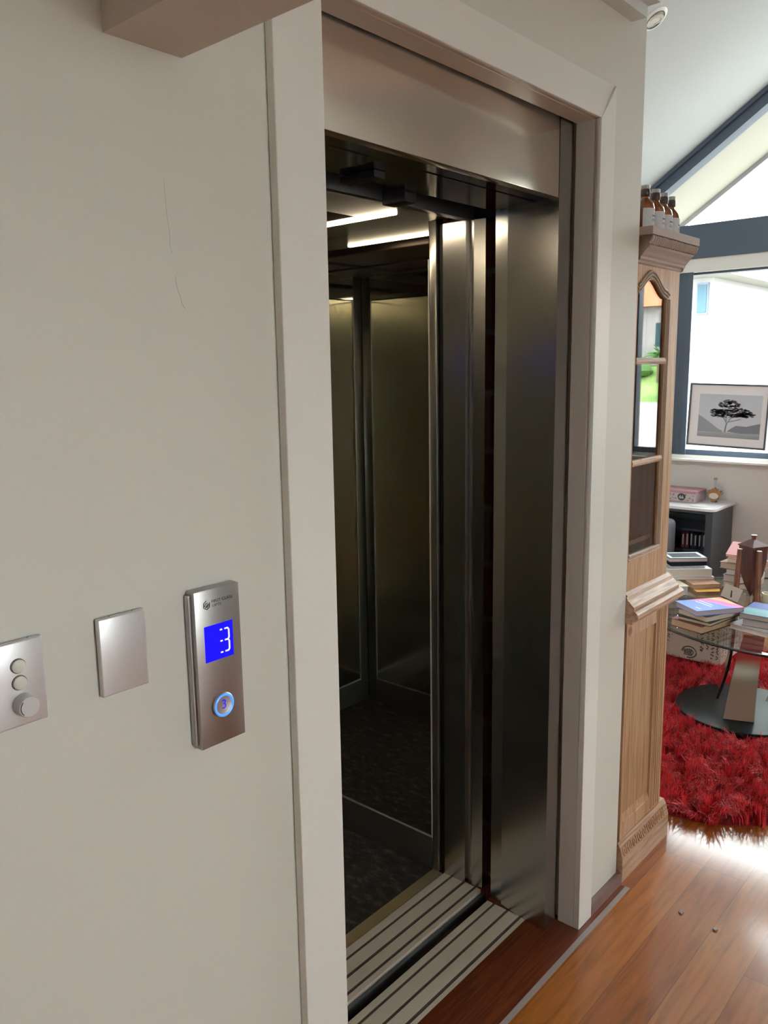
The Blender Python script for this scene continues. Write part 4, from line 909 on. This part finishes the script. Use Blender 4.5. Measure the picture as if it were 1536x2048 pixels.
house('house', 'white house set further back beyond the window, nearer the photo right edge', 27.5, 33, -3, 6.6, 3.62, white, ((6.1, 6.5, 2.9, 3.5),), None)
house('house', 'long low white building directly beyond the window', 12, 16.4, -3, 7.5, 1.9, white, (), None)
# hillside garden opposite, reflected in the cabinet glass
def gm():
    m = mat('lawn_grass', (.15, .3, .06), .9); n, l, bs = nodes(m); nz = n.new('ShaderNodeTexNoise'); nz.inputs['Scale'].default_value = .8; nz.inputs['Detail'].default_value = 6; g = n.new('ShaderNodeNewGeometry'); l.new(g.outputs['Position'], nz.inputs[0])
    r = ramp(n, [(.35, (.10, .22, .05)), (.55, (.20, .32, .09)), (.7, (.34, .33, .18))]); l.new(nz.outputs[0], r.inputs[0]); l.new(r.outputs[0], bs.inputs['Base Color']); return m
b = B(); b.prism([(38, -6), (38, -.15), (42, 1.75), (60, 2.2), (60, -6)], -40, -10.5, 'y'); lw = struct('lawn', b, gm()); 
b = B(); b.prism([(26, -6), (26, -1.9), (37.6, -.35), (38, -.12), (38, -6)], -40, -10.5, 'y'); struct('road', b, mat('asphalt', (.38, .36, .35), .9))
b = B(); b.box(41.6, 41.9, -40, -10.5, 1.6, 2.55); struct('wall_garden', b, white)
house('house', 'house with terracotta hip roof up the opposite slope, mirrored in the cabinet glass', 46, 54, -24, -12, 4.9, mat('shaded_render', (.34, .31, .33), .8), ((-18.5, -17.2, 2.3, 4.0), (-15.9, -14.6, 2.4, 4.0)), 'hip')
pm = thing('palm', 'palm growing by the garden wall, mirrored in the cabinet glass', 'palm', (40, -15.7, .8))
b = B(); b.tube([(40, -15.7, .7), (40, -15.72, 2.1)], .12, 8); obj('trunk', b, mat('palm_bark', (.16, .12, .08), .9), pm)
b = B(); rnd = random.Random(2)
for i in range(34):
    a = rnd.random()*2*PI; el = rnd.uniform(-.1, 1.2); L_ = rnd.uniform(.7, 1.1); p = Vector((40, -15.72, 2.05)); pts = [p.copy()]
    for k in range(5): p += Vector((math.cos(a)*math.cos(el), math.sin(a)*math.cos(el), math.sin(el)))*L_/5; el -= .22; pts.append(p.copy())
    b.tube(pts, [.035, .05, .045, .03, .02, .005], 4)
obj('fronds', b, mat('palm_green', (.08, .20, .05), .7), pm)
sb = obj('shrub', B().lathe([(0, 0), (.5, .1), (.7, .35), (.5, .65), (0, .8)], (40.6, -17.0, 1.0), 12), MAT['palm_green'], smooth=True); tag(sb, 'rounded green shrub before the garden wall, mirrored in the cabinet glass', 'shrub')
